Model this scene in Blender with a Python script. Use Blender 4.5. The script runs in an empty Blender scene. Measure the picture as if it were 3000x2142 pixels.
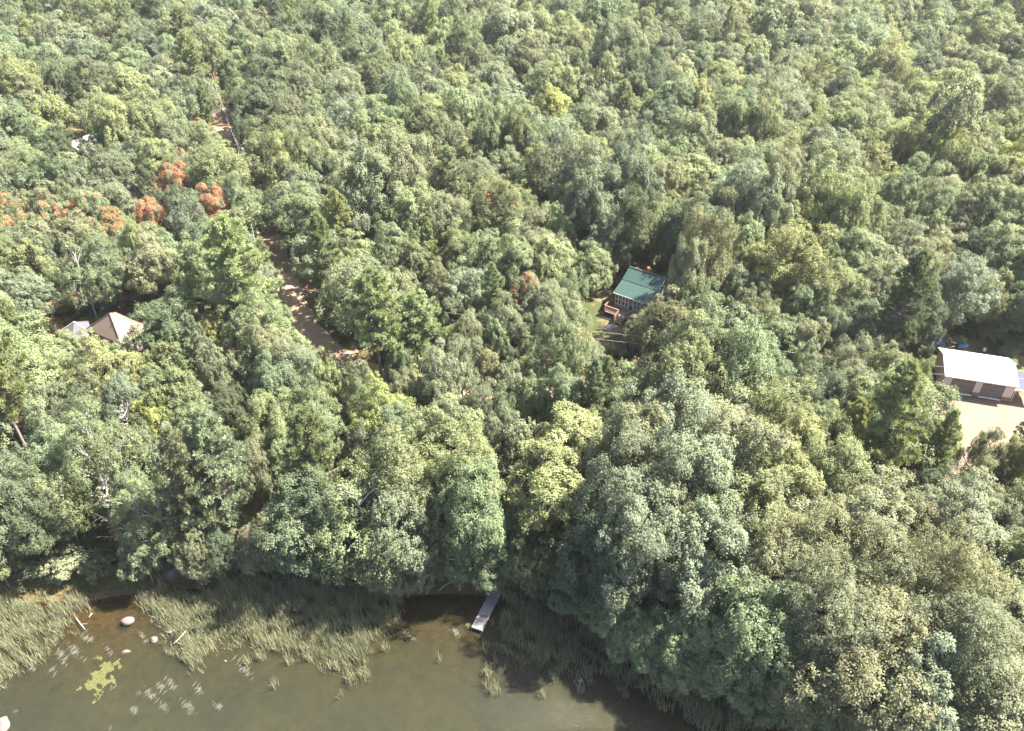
import bpy, math, random
import numpy as np
from mathutils import Vector, Matrix, Euler

# ------------------------------------------------------------------ camera, sky, sun, exposure
scene = bpy.context.scene
COL = scene.collection
cam_d = bpy.data.cameras.new('camera'); cam = bpy.data.objects.new('camera', cam_d); COL.objects.link(cam)
cam_d.sensor_width = 36.0; cam_d.lens = 2283.0/3000*36.0
cam_d.clip_start = 0.5; cam_d.clip_end = 6000
cam.location = (0, 0, 60); cam.rotation_euler = (math.radians(90-36), 0, 0)
scene.camera = cam

SUN_EL = math.radians(54); SUN_AZ = math.radians(76)      # azimuth clockwise from +Y (away from the camera)
sdir = Vector((math.cos(SUN_EL)*math.sin(SUN_AZ), math.cos(SUN_EL)*math.cos(SUN_AZ), math.sin(SUN_EL)))
world = bpy.data.worlds.new('World'); scene.world = world; world.use_nodes = True
wn = world.node_tree; wn.nodes.clear()
wo = wn.nodes.new('ShaderNodeOutputWorld'); wb = wn.nodes.new('ShaderNodeBackground'); ws = wn.nodes.new('ShaderNodeTexSky')
ws.sky_type = 'NISHITA'; ws.sun_disc = False; ws.sun_elevation = SUN_EL; ws.sun_rotation = SUN_AZ
ws.air_density = 1.0; ws.dust_density = 2.5
wb.inputs['Strength'].default_value = 0.065
wn.links.new(ws.outputs[0], wb.inputs['Color']); wn.links.new(wb.outputs[0], wo.inputs['Surface'])
sun_d = bpy.data.lights.new('sun', 'SUN'); sun_d.energy = 4.6; sun_d.angle = math.radians(0.53); sun_d.color = (1.0, 0.955, 0.88)
sun = bpy.data.objects.new('sun', sun_d); COL.objects.link(sun)
sun.rotation_euler = (-sdir).to_track_quat('-Z', 'Y').to_euler(); sun.location = (80, 60, 120)
scene.view_settings.view_transform = 'Standard'; scene.view_settings.look = 'None'
scene.view_settings.exposure = 2.75; scene.view_settings.gamma = 1.0
scene.view_settings.use_curve_mapping = False
scene.cycles.denoising_prefilter = 'NONE'
scene.cycles.max_bounces = 5; scene.cycles.diffuse_bounces = 2; scene.cycles.glossy_bounces = 2
scene.cycles.transmission_bounces = 3; scene.cycles.transparent_max_bounces = 6
scene.cycles.caustics_reflective = False; scene.cycles.caustics_refractive = False

# ------------------------------------------------------------------ helpers
def tag(o, label=None, cat=None, group=None, kind=None):
    if label: o['label'] = label
    if cat: o['category'] = cat
    if group: o['group'] = group
    if kind: o['kind'] = kind
    return o

def empty(name, loc, label, cat, group=None, rz=0.0):
    o = bpy.data.objects.new(name, None); COL.objects.link(o)
    o.location = loc; o.rotation_euler = (0, 0, rz); o.empty_display_size = 0.3
    return tag(o, label, cat, group)

def link(name, me, parent=None, m=None, matrix=None):
    o = bpy.data.objects.new(name, me); COL.objects.link(o)
    if m is not None and not me.materials: me.materials.append(m)
    if parent is not None: o.parent = parent
    if matrix is not None: o.matrix_local = matrix
    return o

def np_mesh(name, verts, faces, smooth=False):
    """verts (N,3), faces (M,k) all of one size"""
    verts = np.asarray(verts, np.float32); faces = np.asarray(faces, np.int32)
    me = bpy.data.meshes.new(name); k = faces.shape[1]
    me.vertices.add(len(verts)); me.vertices.foreach_set('co', verts.ravel())
    me.loops.add(faces.size); me.loops.foreach_set('vertex_index', faces.ravel())
    me.polygons.add(len(faces)); me.polygons.foreach_set('loop_start', np.arange(0, faces.size, k, dtype=np.int32))
    me.polygons.foreach_set('loop_total', np.full(len(faces), k, np.int32))
    if smooth: me.polygons.foreach_set('use_smooth', np.ones(len(faces), bool))
    me.update(calc_edges=True); me.validate()
    return me

def face_attr(me, name, vals):
    a = me.attributes.new(name, 'FLOAT', 'FACE'); a.data.foreach_set('value', np.asarray(vals, np.float32))

class MB:
    """collects solid pieces into one mesh"""
    def __init__(s): s.v = []; s.f = []
    def add(s, vs, fs):
        n = len(s.v); s.v += [tuple(p) for p in vs]; s.f += [tuple(i+n for i in f) for f in fs]; return s
    def box(s, c, d, rz=0.0, rx=0.0, ry=0.0):
        R = Euler((rx, ry, rz)).to_matrix(); c = Vector(c)
        vs = [c + R @ Vector((sx*d[0]/2, sy*d[1]/2, sz*d[2]/2)) for sx in (-1, 1) for sy in (-1, 1) for sz in (-1, 1)]
        return s.add(vs, [(0,1,3,2), (4,6,7,5), (0,4,5,1), (2,3,7,6), (0,2,6,4), (1,5,7,3)])
    def bar(s, a, b, w, h):
        a = Vector(a); b = Vector(b); d = (b-a); L = d.length; d.normalize()
        up = Vector((0,0,1)) if abs(d.z) < .95 else Vector((0,1,0))
        x = d.cross(up).normalized(); y = x.cross(d)
        vs = [p + x*(sx*w/2) + y*(sy*h/2) for p in (a, b) for sx, sy in ((-1,-1), (1,-1), (1,1), (-1,1))]
        return s.add(vs, [(3,2,1,0), (4,5,6,7), (0,1,5,4), (1,2,6,5), (2,3,7,6), (3,0,4,7)])
    def tube(s, pts, rad, n=8, cap=True):
        pts = [Vector(p) for p in pts]; base = len(s.v); ref = Vector((1, .13, .07))
        for i, p in enumerate(pts):
            d = (pts[min(i+1, len(pts)-1)] - pts[max(i-1, 0)]).normalized()
            x = d.cross(ref).normalized(); y = d.cross(x)
            r = rad[i] if hasattr(rad, '__len__') else rad
            for k in range(n):
                a = 2*math.pi*k/n; s.v.append(tuple(p + x*(r*math.cos(a)) + y*(r*math.sin(a))))
        for i in range(len(pts)-1):
            for k in range(n):
                a = base+i*n+k; b = base+i*n+(k+1) % n
                s.f.append((a, b, b+n, a+n))
        if cap:
            s.f.append(tuple(base+k for k in range(n))[::-1]); e = base+(len(pts)-1)*n
            s.f.append(tuple(e+k for k in range(n)))
        return s
    def prism(s, poly, axis_pts):
        """poly: list of 3d points, extruded by vector axis_pts"""
        n = len(poly); e = Vector(axis_pts)
        vs = [Vector(p) for p in poly] + [Vector(p)+e for p in poly]
        return s.add(vs, [tuple(range(n))[::-1], tuple(range(n, 2*n))] + [(i, (i+1) % n, n+(i+1) % n, n+i) for i in range(n)])
    def mesh(s, name, smooth=False):
        me = bpy.data.meshes.new(name); me.from_pydata(s.v, [], s.f)
        if smooth: me.polygons.foreach_set('use_smooth', np.ones(len(me.polygons), bool))
        me.update(); return me
    def build(s, name, m, parent=None, smooth=False):
        return link(name, s.mesh(name, smooth), parent, m)

def mat(name):
    m = bpy.data.materials.new(name); m.use_nodes = True; nt = m.node_tree; nt.nodes.clear()
    out = nt.nodes.new('ShaderNodeOutputMaterial')
    return m, nt, out
def N(nt, t, **kw):
    n = nt.nodes.new(t)
    for k, v in kw.items():
        if k in n.inputs: n.inputs[k].default_value = v
        else: setattr(n, k, v)
    return n
def mixc(nt, fac, a, b, blend='MIX'):
    n = nt.nodes.new('ShaderNodeMix'); n.data_type = 'RGBA'; n.blend_type = blend; n.clamp_factor = True
    for sock, v in ((n.inputs[0], fac), (n.inputs[6], a), (n.inputs[7], b)):
        if isinstance(v, (int, float)): sock.default_value = v
        elif isinstance(v, (tuple, list)): sock.default_value = (*v[:3], 1)
        else: nt.links.new(v, sock)
    return n.outputs[2]
def mth(nt, op, a, b=0.0, c=0.0):
    n = nt.nodes.new('ShaderNodeMath'); n.operation = op
    for i, v in enumerate((a, b, c)):
        if isinstance(v, (int, float)): n.inputs[i].default_value = v
        else: nt.links.new(v, n.inputs[i])
    return n.outputs[0]
def ramp(nt, fac, lo, hi):
    n = nt.nodes.new('ShaderNodeMapRange'); n.inputs[1].default_value = lo; n.inputs[2].default_value = hi
    nt.links.new(fac, n.inputs[0]); return n.outputs[0]
def noise(nt, scale, detail=3.0, vec=None, rough=.55):
    n = N(nt, 'ShaderNodeTexNoise', Scale=scale, Detail=detail, Roughness=rough)
    if vec is not None: nt.links.new(vec, n.inputs['Vector'])
    return n.outputs['Fac']
def simple(name, col, rough=.7, var=.25, scale=3.0, metallic=0.0, spec=.3, stain=None, bump=0.0, stretch=None, each=0.0):
    """base colour broken up by two noises, optional stain colour"""
    m, nt, out = mat(name); tc = N(nt, 'ShaderNodeTexCoord'); v = tc.outputs['Object']
    if stretch:
        mp = N(nt, 'ShaderNodeMapping'); mp.inputs['Scale'].default_value = stretch; nt.links.new(v, mp.inputs[0]); v = mp.outputs[0]
    a = noise(nt, scale, 4, v); b = noise(nt, scale*7, 2, v)
    c = mixc(nt, ramp(nt, a, .3, .7), tuple(x*(1-var) for x in col), tuple(min(1, x*(1+var)) for x in col))
    c = mixc(nt, mth(nt, 'MULTIPLY', b, .5), c, tuple(x*(1-var*1.3) for x in col))
    if stain: c = mixc(nt, ramp(nt, noise(nt, scale*.6, 5, v), .52, .75), c, stain)
    if each:
        oi = N(nt, 'ShaderNodeObjectInfo'); c = mixc(nt, mth(nt, 'MULTIPLY', oi.outputs['Random'], each), c, tuple(x*.3 for x in col))
    p = N(nt, 'ShaderNodeBsdfPrincipled', Roughness=rough, Metallic=metallic); p.inputs['Specular IOR Level'].default_value = spec
    nt.links.new(c, p.inputs['Base Color'])
    if bump:
        bn = N(nt, 'ShaderNodeBump', Strength=bump, Distance=.05); nt.links.new(b, bn.inputs['Height']); nt.links.new(bn.outputs[0], p.inputs['Normal'])
    nt.links.new(p.outputs[0], out.inputs[0]); return m

# ------------------------------------------------------------------ terrain
SHX = [-400,-65.5,-47.7,-38.5,-32.3,-27.6,-19.4,-11.9,-6.4,-1.6,3.2,7.6,10.4,13.0,18.3,24.4,31.3,40.0,80,400]
SHY = [40,44.4,46.1,47.0,47.7,48.1,47.7,47.0,47.3,47.3,46.1,42.8,39.9,37.8,35.8,32.9,29.9,26.9,22,15]
def hgt(x, y):
    x = np.asarray(x, float); y = np.asarray(y, float)
    d = (y-np.interp(x, SHX, SHY))*.85
    n = .16*np.sin(x*.31+1.3*np.sin(y*.17))*np.cos(y*.27+.7)+.08*np.sin(x*.83+y*.61)
    land = .12+4.0*(1-np.exp(-np.maximum(d, 0)/16.))+.006*np.maximum(d-50, 0)+n*np.clip(d/14, 0, 1)*(1-.8*np.exp(-((x-15)**2+(y-89)**2)/90.))*(1-.8*np.exp(-((x-54)**2+(y-70)**2)/130.))
    bed = .12+.13*np.minimum(d, 0)+.5*n*np.clip(-d/4, 0, 1)
    return np.where(d > 0, land, np.maximum(bed, -2.6))
def H(x, y): return float(hgt(x, y))

def axis(lo, hi, step, far):
    core = np.arange(lo, hi+step/2, step); out = []
    g = step; p = core[-1]
    while p < far: g *= 1.35; p += g; out.append(p)
    g = step; q = core[0]; inn = []
    while q > -far: g *= 1.35; q -= g; inn.append(q)
    return np.concatenate([inn[::-1], core, out])
gx = axis(-100, 100, 1.0, 4000); gy = axis(15, 150, 1.0, 4000)
GX, GY = np.meshgrid(gx, gy); GZ = hgt(GX, GY)
nx, ny = len(gx), len(gy); idx = np.arange(nx*ny).reshape(ny, nx)
gf = np.stack([idx[:-1, :-1], idx[:-1, 1:], idx[1:, 1:], idx[1:, :-1]], -1).reshape(-1, 4)

m, nt, out = mat('forest_floor')
geo = N(nt, 'ShaderNodeNewGeometry'); pos = geo.outputs['Position']
sep = N(nt, 'ShaderNodeSeparateXYZ'); nt.links.new(pos, sep.inputs[0])
n1 = noise(nt, .22, 4, pos); n2 = noise(nt, 1.7, 5, pos, .7); n3 = noise(nt, 9, 3, pos)
litter = mixc(nt, ramp(nt, n2, .3, .7), (.07, .042, .024), (.26, .155, .085))
litter = mixc(nt, mth(nt, 'MULTIPLY', n3, .6), litter, (.11, .075, .05))
green = mixc(nt, ramp(nt, n3, .3, .7), (.03, .045, .014), (.085, .10, .035))
land = mixc(nt, ramp(nt, n1, .44, .60), litter, green)
mud = mixc(nt, ramp(nt, n2, .35, .68), (.04, .031, .017), (.125, .088, .042))
mud = mixc(nt, ramp(nt, n1, .5, .7), mud, (.075, .078, .032))
cc = mixc(nt, ramp(nt, sep.outputs['Z'], .0, .35), mud, land)
p = N(nt, 'ShaderNodeBsdfPrincipled', Roughness=.9); p.inputs['Specular IOR Level'].default_value = .15
bn = N(nt, 'ShaderNodeBump', Strength=.6, Distance=.12); nt.links.new(n2, bn.inputs['Height']); nt.links.new(bn.outputs[0], p.inputs['Normal'])
nt.links.new(cc, p.inputs['Base Color']); nt.links.new(p.outputs[0], out.inputs[0])
M_GROUND = m
g = link('ground', np_mesh('ground', np.stack([GX, GY, GZ], -1).reshape(-1, 3), gf, True), None, M_GROUND)
tag(g, kind='structure')

# water sheet, murk grows with the depth of the bed under it
wx = axis(-70, 70, 1.0, 4000); wy = np.concatenate([np.arange(-4000, -200, 200.), np.arange(-200, 15, 5.), np.arange(15, 51.5, .75)])
WX, WY = np.meshgrid(wx, wy); nxw, nyw = len(wx), len(wy); idw = np.arange(nxw*nyw).reshape(nyw, nxw)
wf = np.stack([idw[:-1, :-1], idw[:-1, 1:], idw[1:, 1:], idw[1:, :-1]], -1).reshape(-1, 4)
wme = np_mesh('lake', np.stack([WX, WY, np.zeros_like(WX)], -1).reshape(-1, 3), wf, True)
da = wme.attributes.new('depth', 'FLOAT', 'POINT'); da.data.foreach_set('value', np.maximum(-hgt(WX, WY), 0).astype(np.float32).ravel())
m, nt, out = mat('lake_water')
at = N(nt, 'ShaderNodeAttribute', attribute_name='depth'); geo = N(nt, 'ShaderNodeNewGeometry'); pos = geo.outputs['Position']
fac = mth(nt, 'SUBTRACT', 1.0, mth(nt, 'POWER', .30, mth(nt, 'ADD', at.outputs['Fac'], .12)))
patch = noise(nt, .16, 4, pos)
murk = mixc(nt, ramp(nt, patch, .35, .65), (.023, .0245, .0145), (.031, .030, .0145))
murk = mixc(nt, ramp(nt, noise(nt, 1.1, 5, pos, .7), .45, .75), murk, (.018, .019, .012))
dif = N(nt, 'ShaderNodeBsdfDiffuse'); nt.links.new(murk, dif.inputs[0])
tr = N(nt, 'ShaderNodeBsdfTransparent', Color=(.78, .66, .46, 1))
mx = N(nt, 'ShaderNodeMixShader'); nt.links.new(fac, mx.inputs[0]); nt.links.new(tr.outputs[0], mx.inputs[1]); nt.links.new(dif.outputs[0], mx.inputs[2])
gl = N(nt, 'ShaderNodeBsdfGlossy', Roughness=.08); fr = N(nt, 'ShaderNodeFresnel', IOR=1.33)
mp = N(nt, 'ShaderNodeMapping'); mp.inputs['Scale'].default_value = (1.0, 2.2, 1.0); mp.inputs['Rotation'].default_value = (0, 0, .5); nt.links.new(pos, mp.inputs[0])
bn = N(nt, 'ShaderNodeBump', Strength=.8, Distance=.12); nt.links.new(noise(nt, 2.2, 4, mp.outputs[0], .6), bn.inputs['Height'])
nt.links.new(bn.outputs[0], gl.inputs['Normal']); nt.links.new(bn.outputs[0], fr.inputs['Normal'])
mx2 = N(nt, 'ShaderNodeMixShader'); nt.links.new(fr.outputs[0], mx2.inputs[0]); nt.links.new(mx.outputs[0], mx2.inputs[1]); nt.links.new(gl.outputs[0], mx2.inputs[2])
nt.links.new(mx2.outputs[0], out.inputs[0])
tag(link('lake', wme, None, m), kind='structure')

# dirt road, drive and lawn draped on the ground
def smooth_path(P, n=6):
    P = np.array(P, float); out = []
    for i in range(len(P)-1):
        p0 = P[max(i-1, 0)]; p1 = P[i]; p2 = P[i+1]; p3 = P[min(i+2, len(P)-1)]
        for t in np.linspace(0, 1, n, endpoint=False):
            out.append(.5*((2*p1)+(-p0+p2)*t+(2*p0-5*p1+4*p2-p3)*t*t+(-p0+3*p1-3*p2+p3)*t**3))
    out.append(P[-1]); return np.array(out)
def strip(name, path, half, m, lift=.03, nseg=8, crown=.05):
    P = smooth_path(path); T = np.gradient(P, axis=0); T /= np.linalg.norm(T, axis=1)[:, None]; Nn = np.stack([-T[:, 1], T[:, 0]], 1)
    rs = np.random.default_rng(5); vs = []
    ks = np.linspace(-1, 1, nseg+1)
    ed = 1+.05*np.sin(np.arange(len(P))*.9)+.05*rs.standard_normal(len(P))
    for i in range(len(P)):
        for k in ks:
            q = P[i]+Nn[i]*half*k*(ed[i] if abs(k) > .99 else 1)
            vs.append((q[0], q[1], H(q[0], q[1])+lift+crown*(1-abs(k)**3)))
    n = nseg+1; fs = [(i*n+j, i*n+j+1, (i+1)*n+j+1, (i+1)*n+j) for i in range(len(P)-1) for j in range(nseg)]
    return tag(link(name, np_mesh(name, vs, fs, True), None, m), kind='structure')
def patch(name, poly, m, lift=.03, step=.6):
    """draped sheet over the cells inside a polygon"""
    P = np.array(poly); x0, y0 = P.min(0); x1, y1 = P.max(0)
    xs = np.arange(x0, x1+step, step); ys = np.arange(y0, y1+step, step); ids = {}; vs = []; fs = []
    def inside(x, y):
        c = False
        for i in range(len(P)):
            a = P[i]; b = P[(i+1) % len(P)]
            if (a[1] > y) != (b[1] > y) and x < (b[0]-a[0])*(y-a[1])/(b[1]-a[1])+a[0]: c = not c
        return c
    def vid(i, j):
        if (i, j) not in ids:
            ids[(i, j)] = len(vs); x = xs[i]+.2*math.sin(j*1.7); y = ys[j]+.2*math.sin(i*1.3); vs.append((x, y, H(x, y)+lift))
        return ids[(i, j)]
    for i in range(len(xs)-1):
        for j in range(len(ys)-1):
            if inside(xs[i]+step/2, ys[j]+step/2): fs.append((vid(i, j), vid(i+1, j), vid(i+1, j+1), vid(i, j+1)))
    return tag(link(name, np_mesh(name, vs, fs, True), None, m), kind='structure')
M_DIRT = simple('sandy_dirt', (.30, .215, .14), .95, .18, .5, stain=(.17, .11, .07), spec=.1, bump=.3)
M_SAND = simple('pale_sand', (.16, .122, .088), .95, .15, .6, stain=(.2, .145, .1), spec=.1, bump=.3)
m, nt, out = mat('lawn_grass')
geo = N(nt, 'ShaderNodeNewGeometry'); pos = geo.outputs['Position']
a = noise(nt, .35, 4, pos); b = noise(nt, 5, 4, pos, .7)
c = mixc(nt, ramp(nt, b, .3, .7), (.028, .037, .013), (.068, .07, .03))
c = mixc(nt, ramp(nt, a, .46, .62), c, (.15, .115, .066))
p = N(nt, 'ShaderNodeBsdfPrincipled', Roughness=.9); p.inputs['Specular IOR Level'].default_value = .1
nt.links.new(c, p.inputs['Base Color']); nt.links.new(p.outputs[0], out.inputs[0]); M_LAWN = m
ROAD = [[-63.4, 168.7], [-62.2, 165.5], [-59.6, 158.6], [-56.7, 150.5], [-51.2, 138.0], [-46.9, 128.7], [-43.5, 122.1], [-40.6, 116.8], [-38.0, 111.0], [-35.3, 104.5], [-32.6, 98.3], [-30.4, 92.8], [-28.5, 88.9], [-25.7, 84.3], [-22.2, 80.2], [-18.5, 77.4], [-15.3, 75.6], [-10.2, 74.2], [-4.1, 73.5], [4.9, 72.8], [15.9, 70.9], [27.1, 68.6], [37.7, 67.4], [45.2, 65.4], [51.9, 63.8]]
strip('road', ROAD, 1.65, M_DIRT)
patch('road_turnout', [(-65.5, 166), (-59, 166.5), (-58.5, 173), (-62, 177), (-66, 174)], M_SAND, .12)
patch('driveway', [(36, 62), (44, 59), (54, 57.5), (62, 59), (64, 69), (58, 71.5), (50.8, 73.6), (46, 71), (40, 68)], M_SAND, .09)
patch('lawn', [(9.5, 85), (11, 80.5), (15, 79), (18, 81), (19, 86), (21, 89), (20, 95), (14.5, 96.5), (11, 94.5), (9, 90)], M_LAWN, .03)
patch('verge', [(-27.5, 90), (-19, 79), (-15, 76.5), (-14, 78), (-17, 84), (-21, 90), (-25, 92)], M_LAWN, .025)

# ------------------------------------------------------------------ foliage meshes
TINT = {'M': (.170, .199, .102), 'Y': (.203, .223, .105), 'G': (.167, .186, .111), 'D': (.108, .130, .072),
        'O': (.176, .186, .107), 'S': (.188, .205, .125), 'L': (.250, .272, .094)}
def leaf_material(name, rough=.55, trans=.38, twig=False):
    m, nt, out = mat(name)
    tint = N(nt, 'ShaderNodeAttribute', attribute_name='tint', attribute_type='INSTANCER')
    aut = N(nt, 'ShaderNodeAttribute', attribute_name='autumn', attribute_type='INSTANCER')
    autv = N(nt, 'ShaderNodeSeparateXYZ'); nt.links.new(aut.outputs['Vector'], autv.inputs[0])
    lum = N(nt, 'ShaderNodeAttribute', attribute_name='lum'); tc = N(nt, 'ShaderNodeTexCoord')
    oi = N(nt, 'ShaderNodeObjectInfo')
    v = mth(nt, 'MULTIPLY_ADD', lum.outputs['Fac'], .75, .62)
    vv = N(nt, 'ShaderNodeVectorMath', operation='SCALE'); nt.links.new(tint.outputs['Color'], vv.inputs[0]); nt.links.new(v, vv.inputs['Scale'])
    c = vv.outputs[0]
    vec = N(nt, 'ShaderNodeVectorMath', operation='ADD'); nt.links.new(tc.outputs['Object'], vec.inputs[0]); nt.links.new(oi.outputs['Random'], vec.inputs[1])
    n1 = noise(nt, 1.6, 3, vec.outputs[0])
    c = mixc(nt, mth(nt, 'MULTIPLY', ramp(nt, n1, .5, .75), .30), c, mixc(nt, .5, c, (.19, .20, .075)))
    msk = mth(nt, 'GREATER_THAN', mth(nt, 'ADD', noise(nt, 2.3, 4, vec.outputs[0]), mth(nt, 'MULTIPLY', lum.outputs['Fac'], .06)), mth(nt, 'SUBTRACT', .74, mth(nt, 'MULTIPLY', autv.outputs['X'], .46)))
    msk = mth(nt, 'MULTIPLY', msk, mth(nt, 'GREATER_THAN', autv.outputs['X'], .01))
    red = mixc(nt, lum.outputs['Fac'], (.36, .12, .065), (.46, .23, .13))
    c = mixc(nt, mth(nt, 'MULTIPLY', msk, .78), c, red)
    p = N(nt, 'ShaderNodeBsdfPrincipled', Roughness=rough); p.inputs['Specular IOR Level'].default_value = .16
    nt.links.new(c, p.inputs['Base Color'])
    t = N(nt, 'ShaderNodeBsdfTranslucent'); nt.links.new(mixc(nt, .35, c, mixc(nt, 1.0, c, (1.5, 1.6, .6), 'MULTIPLY')), t.inputs[0])
    mx = N(nt, 'ShaderNodeMixShader'); mx.inputs[0].default_value = trans
    nt.links.new(p.outputs[0], mx.inputs[1]); nt.links.new(t.outputs[0], mx.inputs[2]); nt.links.new(mx.outputs[0], out.inputs[0])
    return m
M_LEAF = leaf_material('leaves'); M_NEEDLE = leaf_material('needles', .6, .35)
M_BARK = simple('grey_bark', (.22, .185, .16), .9, .35, 2.0, spec=.1, stretch=(1, 1, .3))
M_PALEBARK = simple('pale_bark', (.42, .38, .35), .85, .25, 3.0, spec=.1, stain=(.2, .17, .15), stretch=(1, 1, .4))
M_DEAD = simple('weathered_wood', (.28, .25, .22), .85, .2, 4.0, spec=.1)

def unit(v): return v/np.maximum(np.linalg.norm(v, axis=-1, keepdims=True), 1e-9)
def rnd_dirs(rg, shape): return unit(rg.standard_normal((*shape, 3)))
def cards(rg, c, nrm, size, aspect=.62):
    n = len(c); t = unit(np.cross(nrm, rnd_dirs(rg, (n,)))); b = np.cross(nrm, t)
    s = size[:, None]; k = s*aspect
    fold = nrm*(s*.22)
    v = np.stack([c-t*s, c+b*k+fold, c+t*s, c-b*k+fold], 1).reshape(-1, 3)
    f = np.arange(4*n).reshape(n, 4)
    return v, f
def crown_mesh(name, seed, nl=46, lr=.27, sub=19, leaf=14, size=.036, kz_low=-.55, lump=.2, hole=.0, sub_r=.1, flat=.8, droop=0.0, taper=.2):
    """unit crown: lobes on an uneven ovoid, clumps on the lobes, leaf sized faces on the clumps"""
    rg = np.random.default_rng(seed)
    i = np.arange(nl*2)+.5; ph = np.arccos(1-2*i/(nl*2)); th = math.pi*(1+5**.5)*i+rg.uniform(0, 6)
    d = np.stack([np.cos(th)*np.sin(ph), np.sin(th)*np.sin(ph), np.cos(ph)], 1); d = unit(d+rg.standard_normal(d.shape)*.16)
    d = d[d[:, 2] > kz_low]; d = d[rg.random(len(d)) > hole]
    a = rg.uniform(0, 6.28, 6)
    az = np.arctan2(d[:, 1], d[:, 0])
    rad = .78+lump*(.5*np.sin(2*az+a[0])*np.cos(d[:, 2]*2+a[1])+.5*np.sin(3*az+a[2]+d[:, 2]*3)+.35*np.sin(5*az+a[3]))
    rad *= rg.uniform(.85, 1.1, len(d))
    rad *= np.where(d[:, 2] < 0, .95+.12*d[:, 2], 1.0)
    rad *= np.where(rg.random(len(d)) < .16, rg.uniform(1.08, 1.28, len(d)), 1.0)
    P = d*rad[:, None]; P[:, :2] *= (1-taper*np.clip(P[:, 2:3], -.2, 1))*1.05
    inner = rnd_dirs(rg, (nl//4,))*rg.uniform(.2, .5, (nl//4, 1)); P = np.concatenate([P, inner]); dd = np.concatenate([d, unit(inner)])
    R = lr*rg.uniform(.7, 1.3, len(P)); llum = rg.uniform(0, 1, len(P))
    L = len(P)
    e = unit(dd[:, None, :]*.75+np.array([0, 0, .25])+rnd_dirs(rg, (L, sub))*1.0)
    S = P[:, None, :]+e*(R[:, None, None]*rg.uniform(.6, 1.08, (L, sub, 1)))*np.array([1, 1, flat])
    S[..., 2] -= droop*rg.random((L, sub))*R[:, None]
    slum = rg.uniform(0, 1, (L, sub))
    q = unit(e[:, :, None, :]*.6+np.array([0, 0, .2])+rnd_dirs(rg, (L, sub, leaf)))
    C = S[:, :, None, :]+q*(sub_r*rg.uniform(.35, 1.15, (L, sub, leaf, 1)))
    nrm = unit(q*.55+e[:, :, None, :]*.35+np.array([.15, .05, .75])+rnd_dirs(rg, (L, sub, leaf))*.55)
    lum = np.clip(.38*llum[:, None, None]+.38*slum[:, :, None]+.26*rg.random((L, sub, leaf)), 0, 1)
    C = C.reshape(-1, 3); sz = size*rg.uniform(.65, 1.35, len(C))
    v, f = cards(rg, C, nrm.reshape(-1, 3), sz)
    me = np_mesh(name, v, f); face_attr(me, 'lum', lum.ravel()); me.materials.append(M_LEAF)
    return me, P
def trunk_mesh(name, P, seed, rt=.035, m=None, nb=14, zc=.6, zr=.4, dead=0):
    """unit height trunk with limbs reaching the lobes P of its crown (crown centre zc, half height zr)"""
    rg = np.random.default_rng(seed); b = MB()
    lean = rg.uniform(-.06, .06, 2)
    zs = [-.03, .04, .25, .5, .75, .92]; rr = [1.35, 1.0, .8, .6, .34, .1]
    b.tube([(lean[0]*z*2+.02*math.sin(z*9), lean[1]*z*2, z) for z in zs], [rt*r for r in rr], 7)
    for k in rg.permutation(len(P))[:nb]:
        t = P[k]; tz = zc+zr*t[2]; z0 = min(max(.22, tz-.12-.25*rg.random()), .8)
        p0 = Vector((lean[0]*z0*2, lean[1]*z0*2, z0)); p1 = Vector((t[0]*.95, t[1]*.95, tz)); mid = p0.lerp(p1, .5)+Vector((rg.uniform(-.08, .08), rg.uniform(-.08, .08), .03))
        b.tube([p0, mid, p1], [rt*.42, rt*.26, rt*.08], 5, False)
        for _ in range(2):
            q = p1+Vector((rg.uniform(-.2, .2), rg.uniform(-.2, .2), rg.uniform(-.02, .07)))
            b.tube([mid, mid.lerp(q, .6)+Vector((0, 0, .02)), q], [rt*.2, rt*.12, rt*.05], 4, False)
    me = b.mesh(name, True); me.materials.append(m or M_BARK); return me
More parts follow.
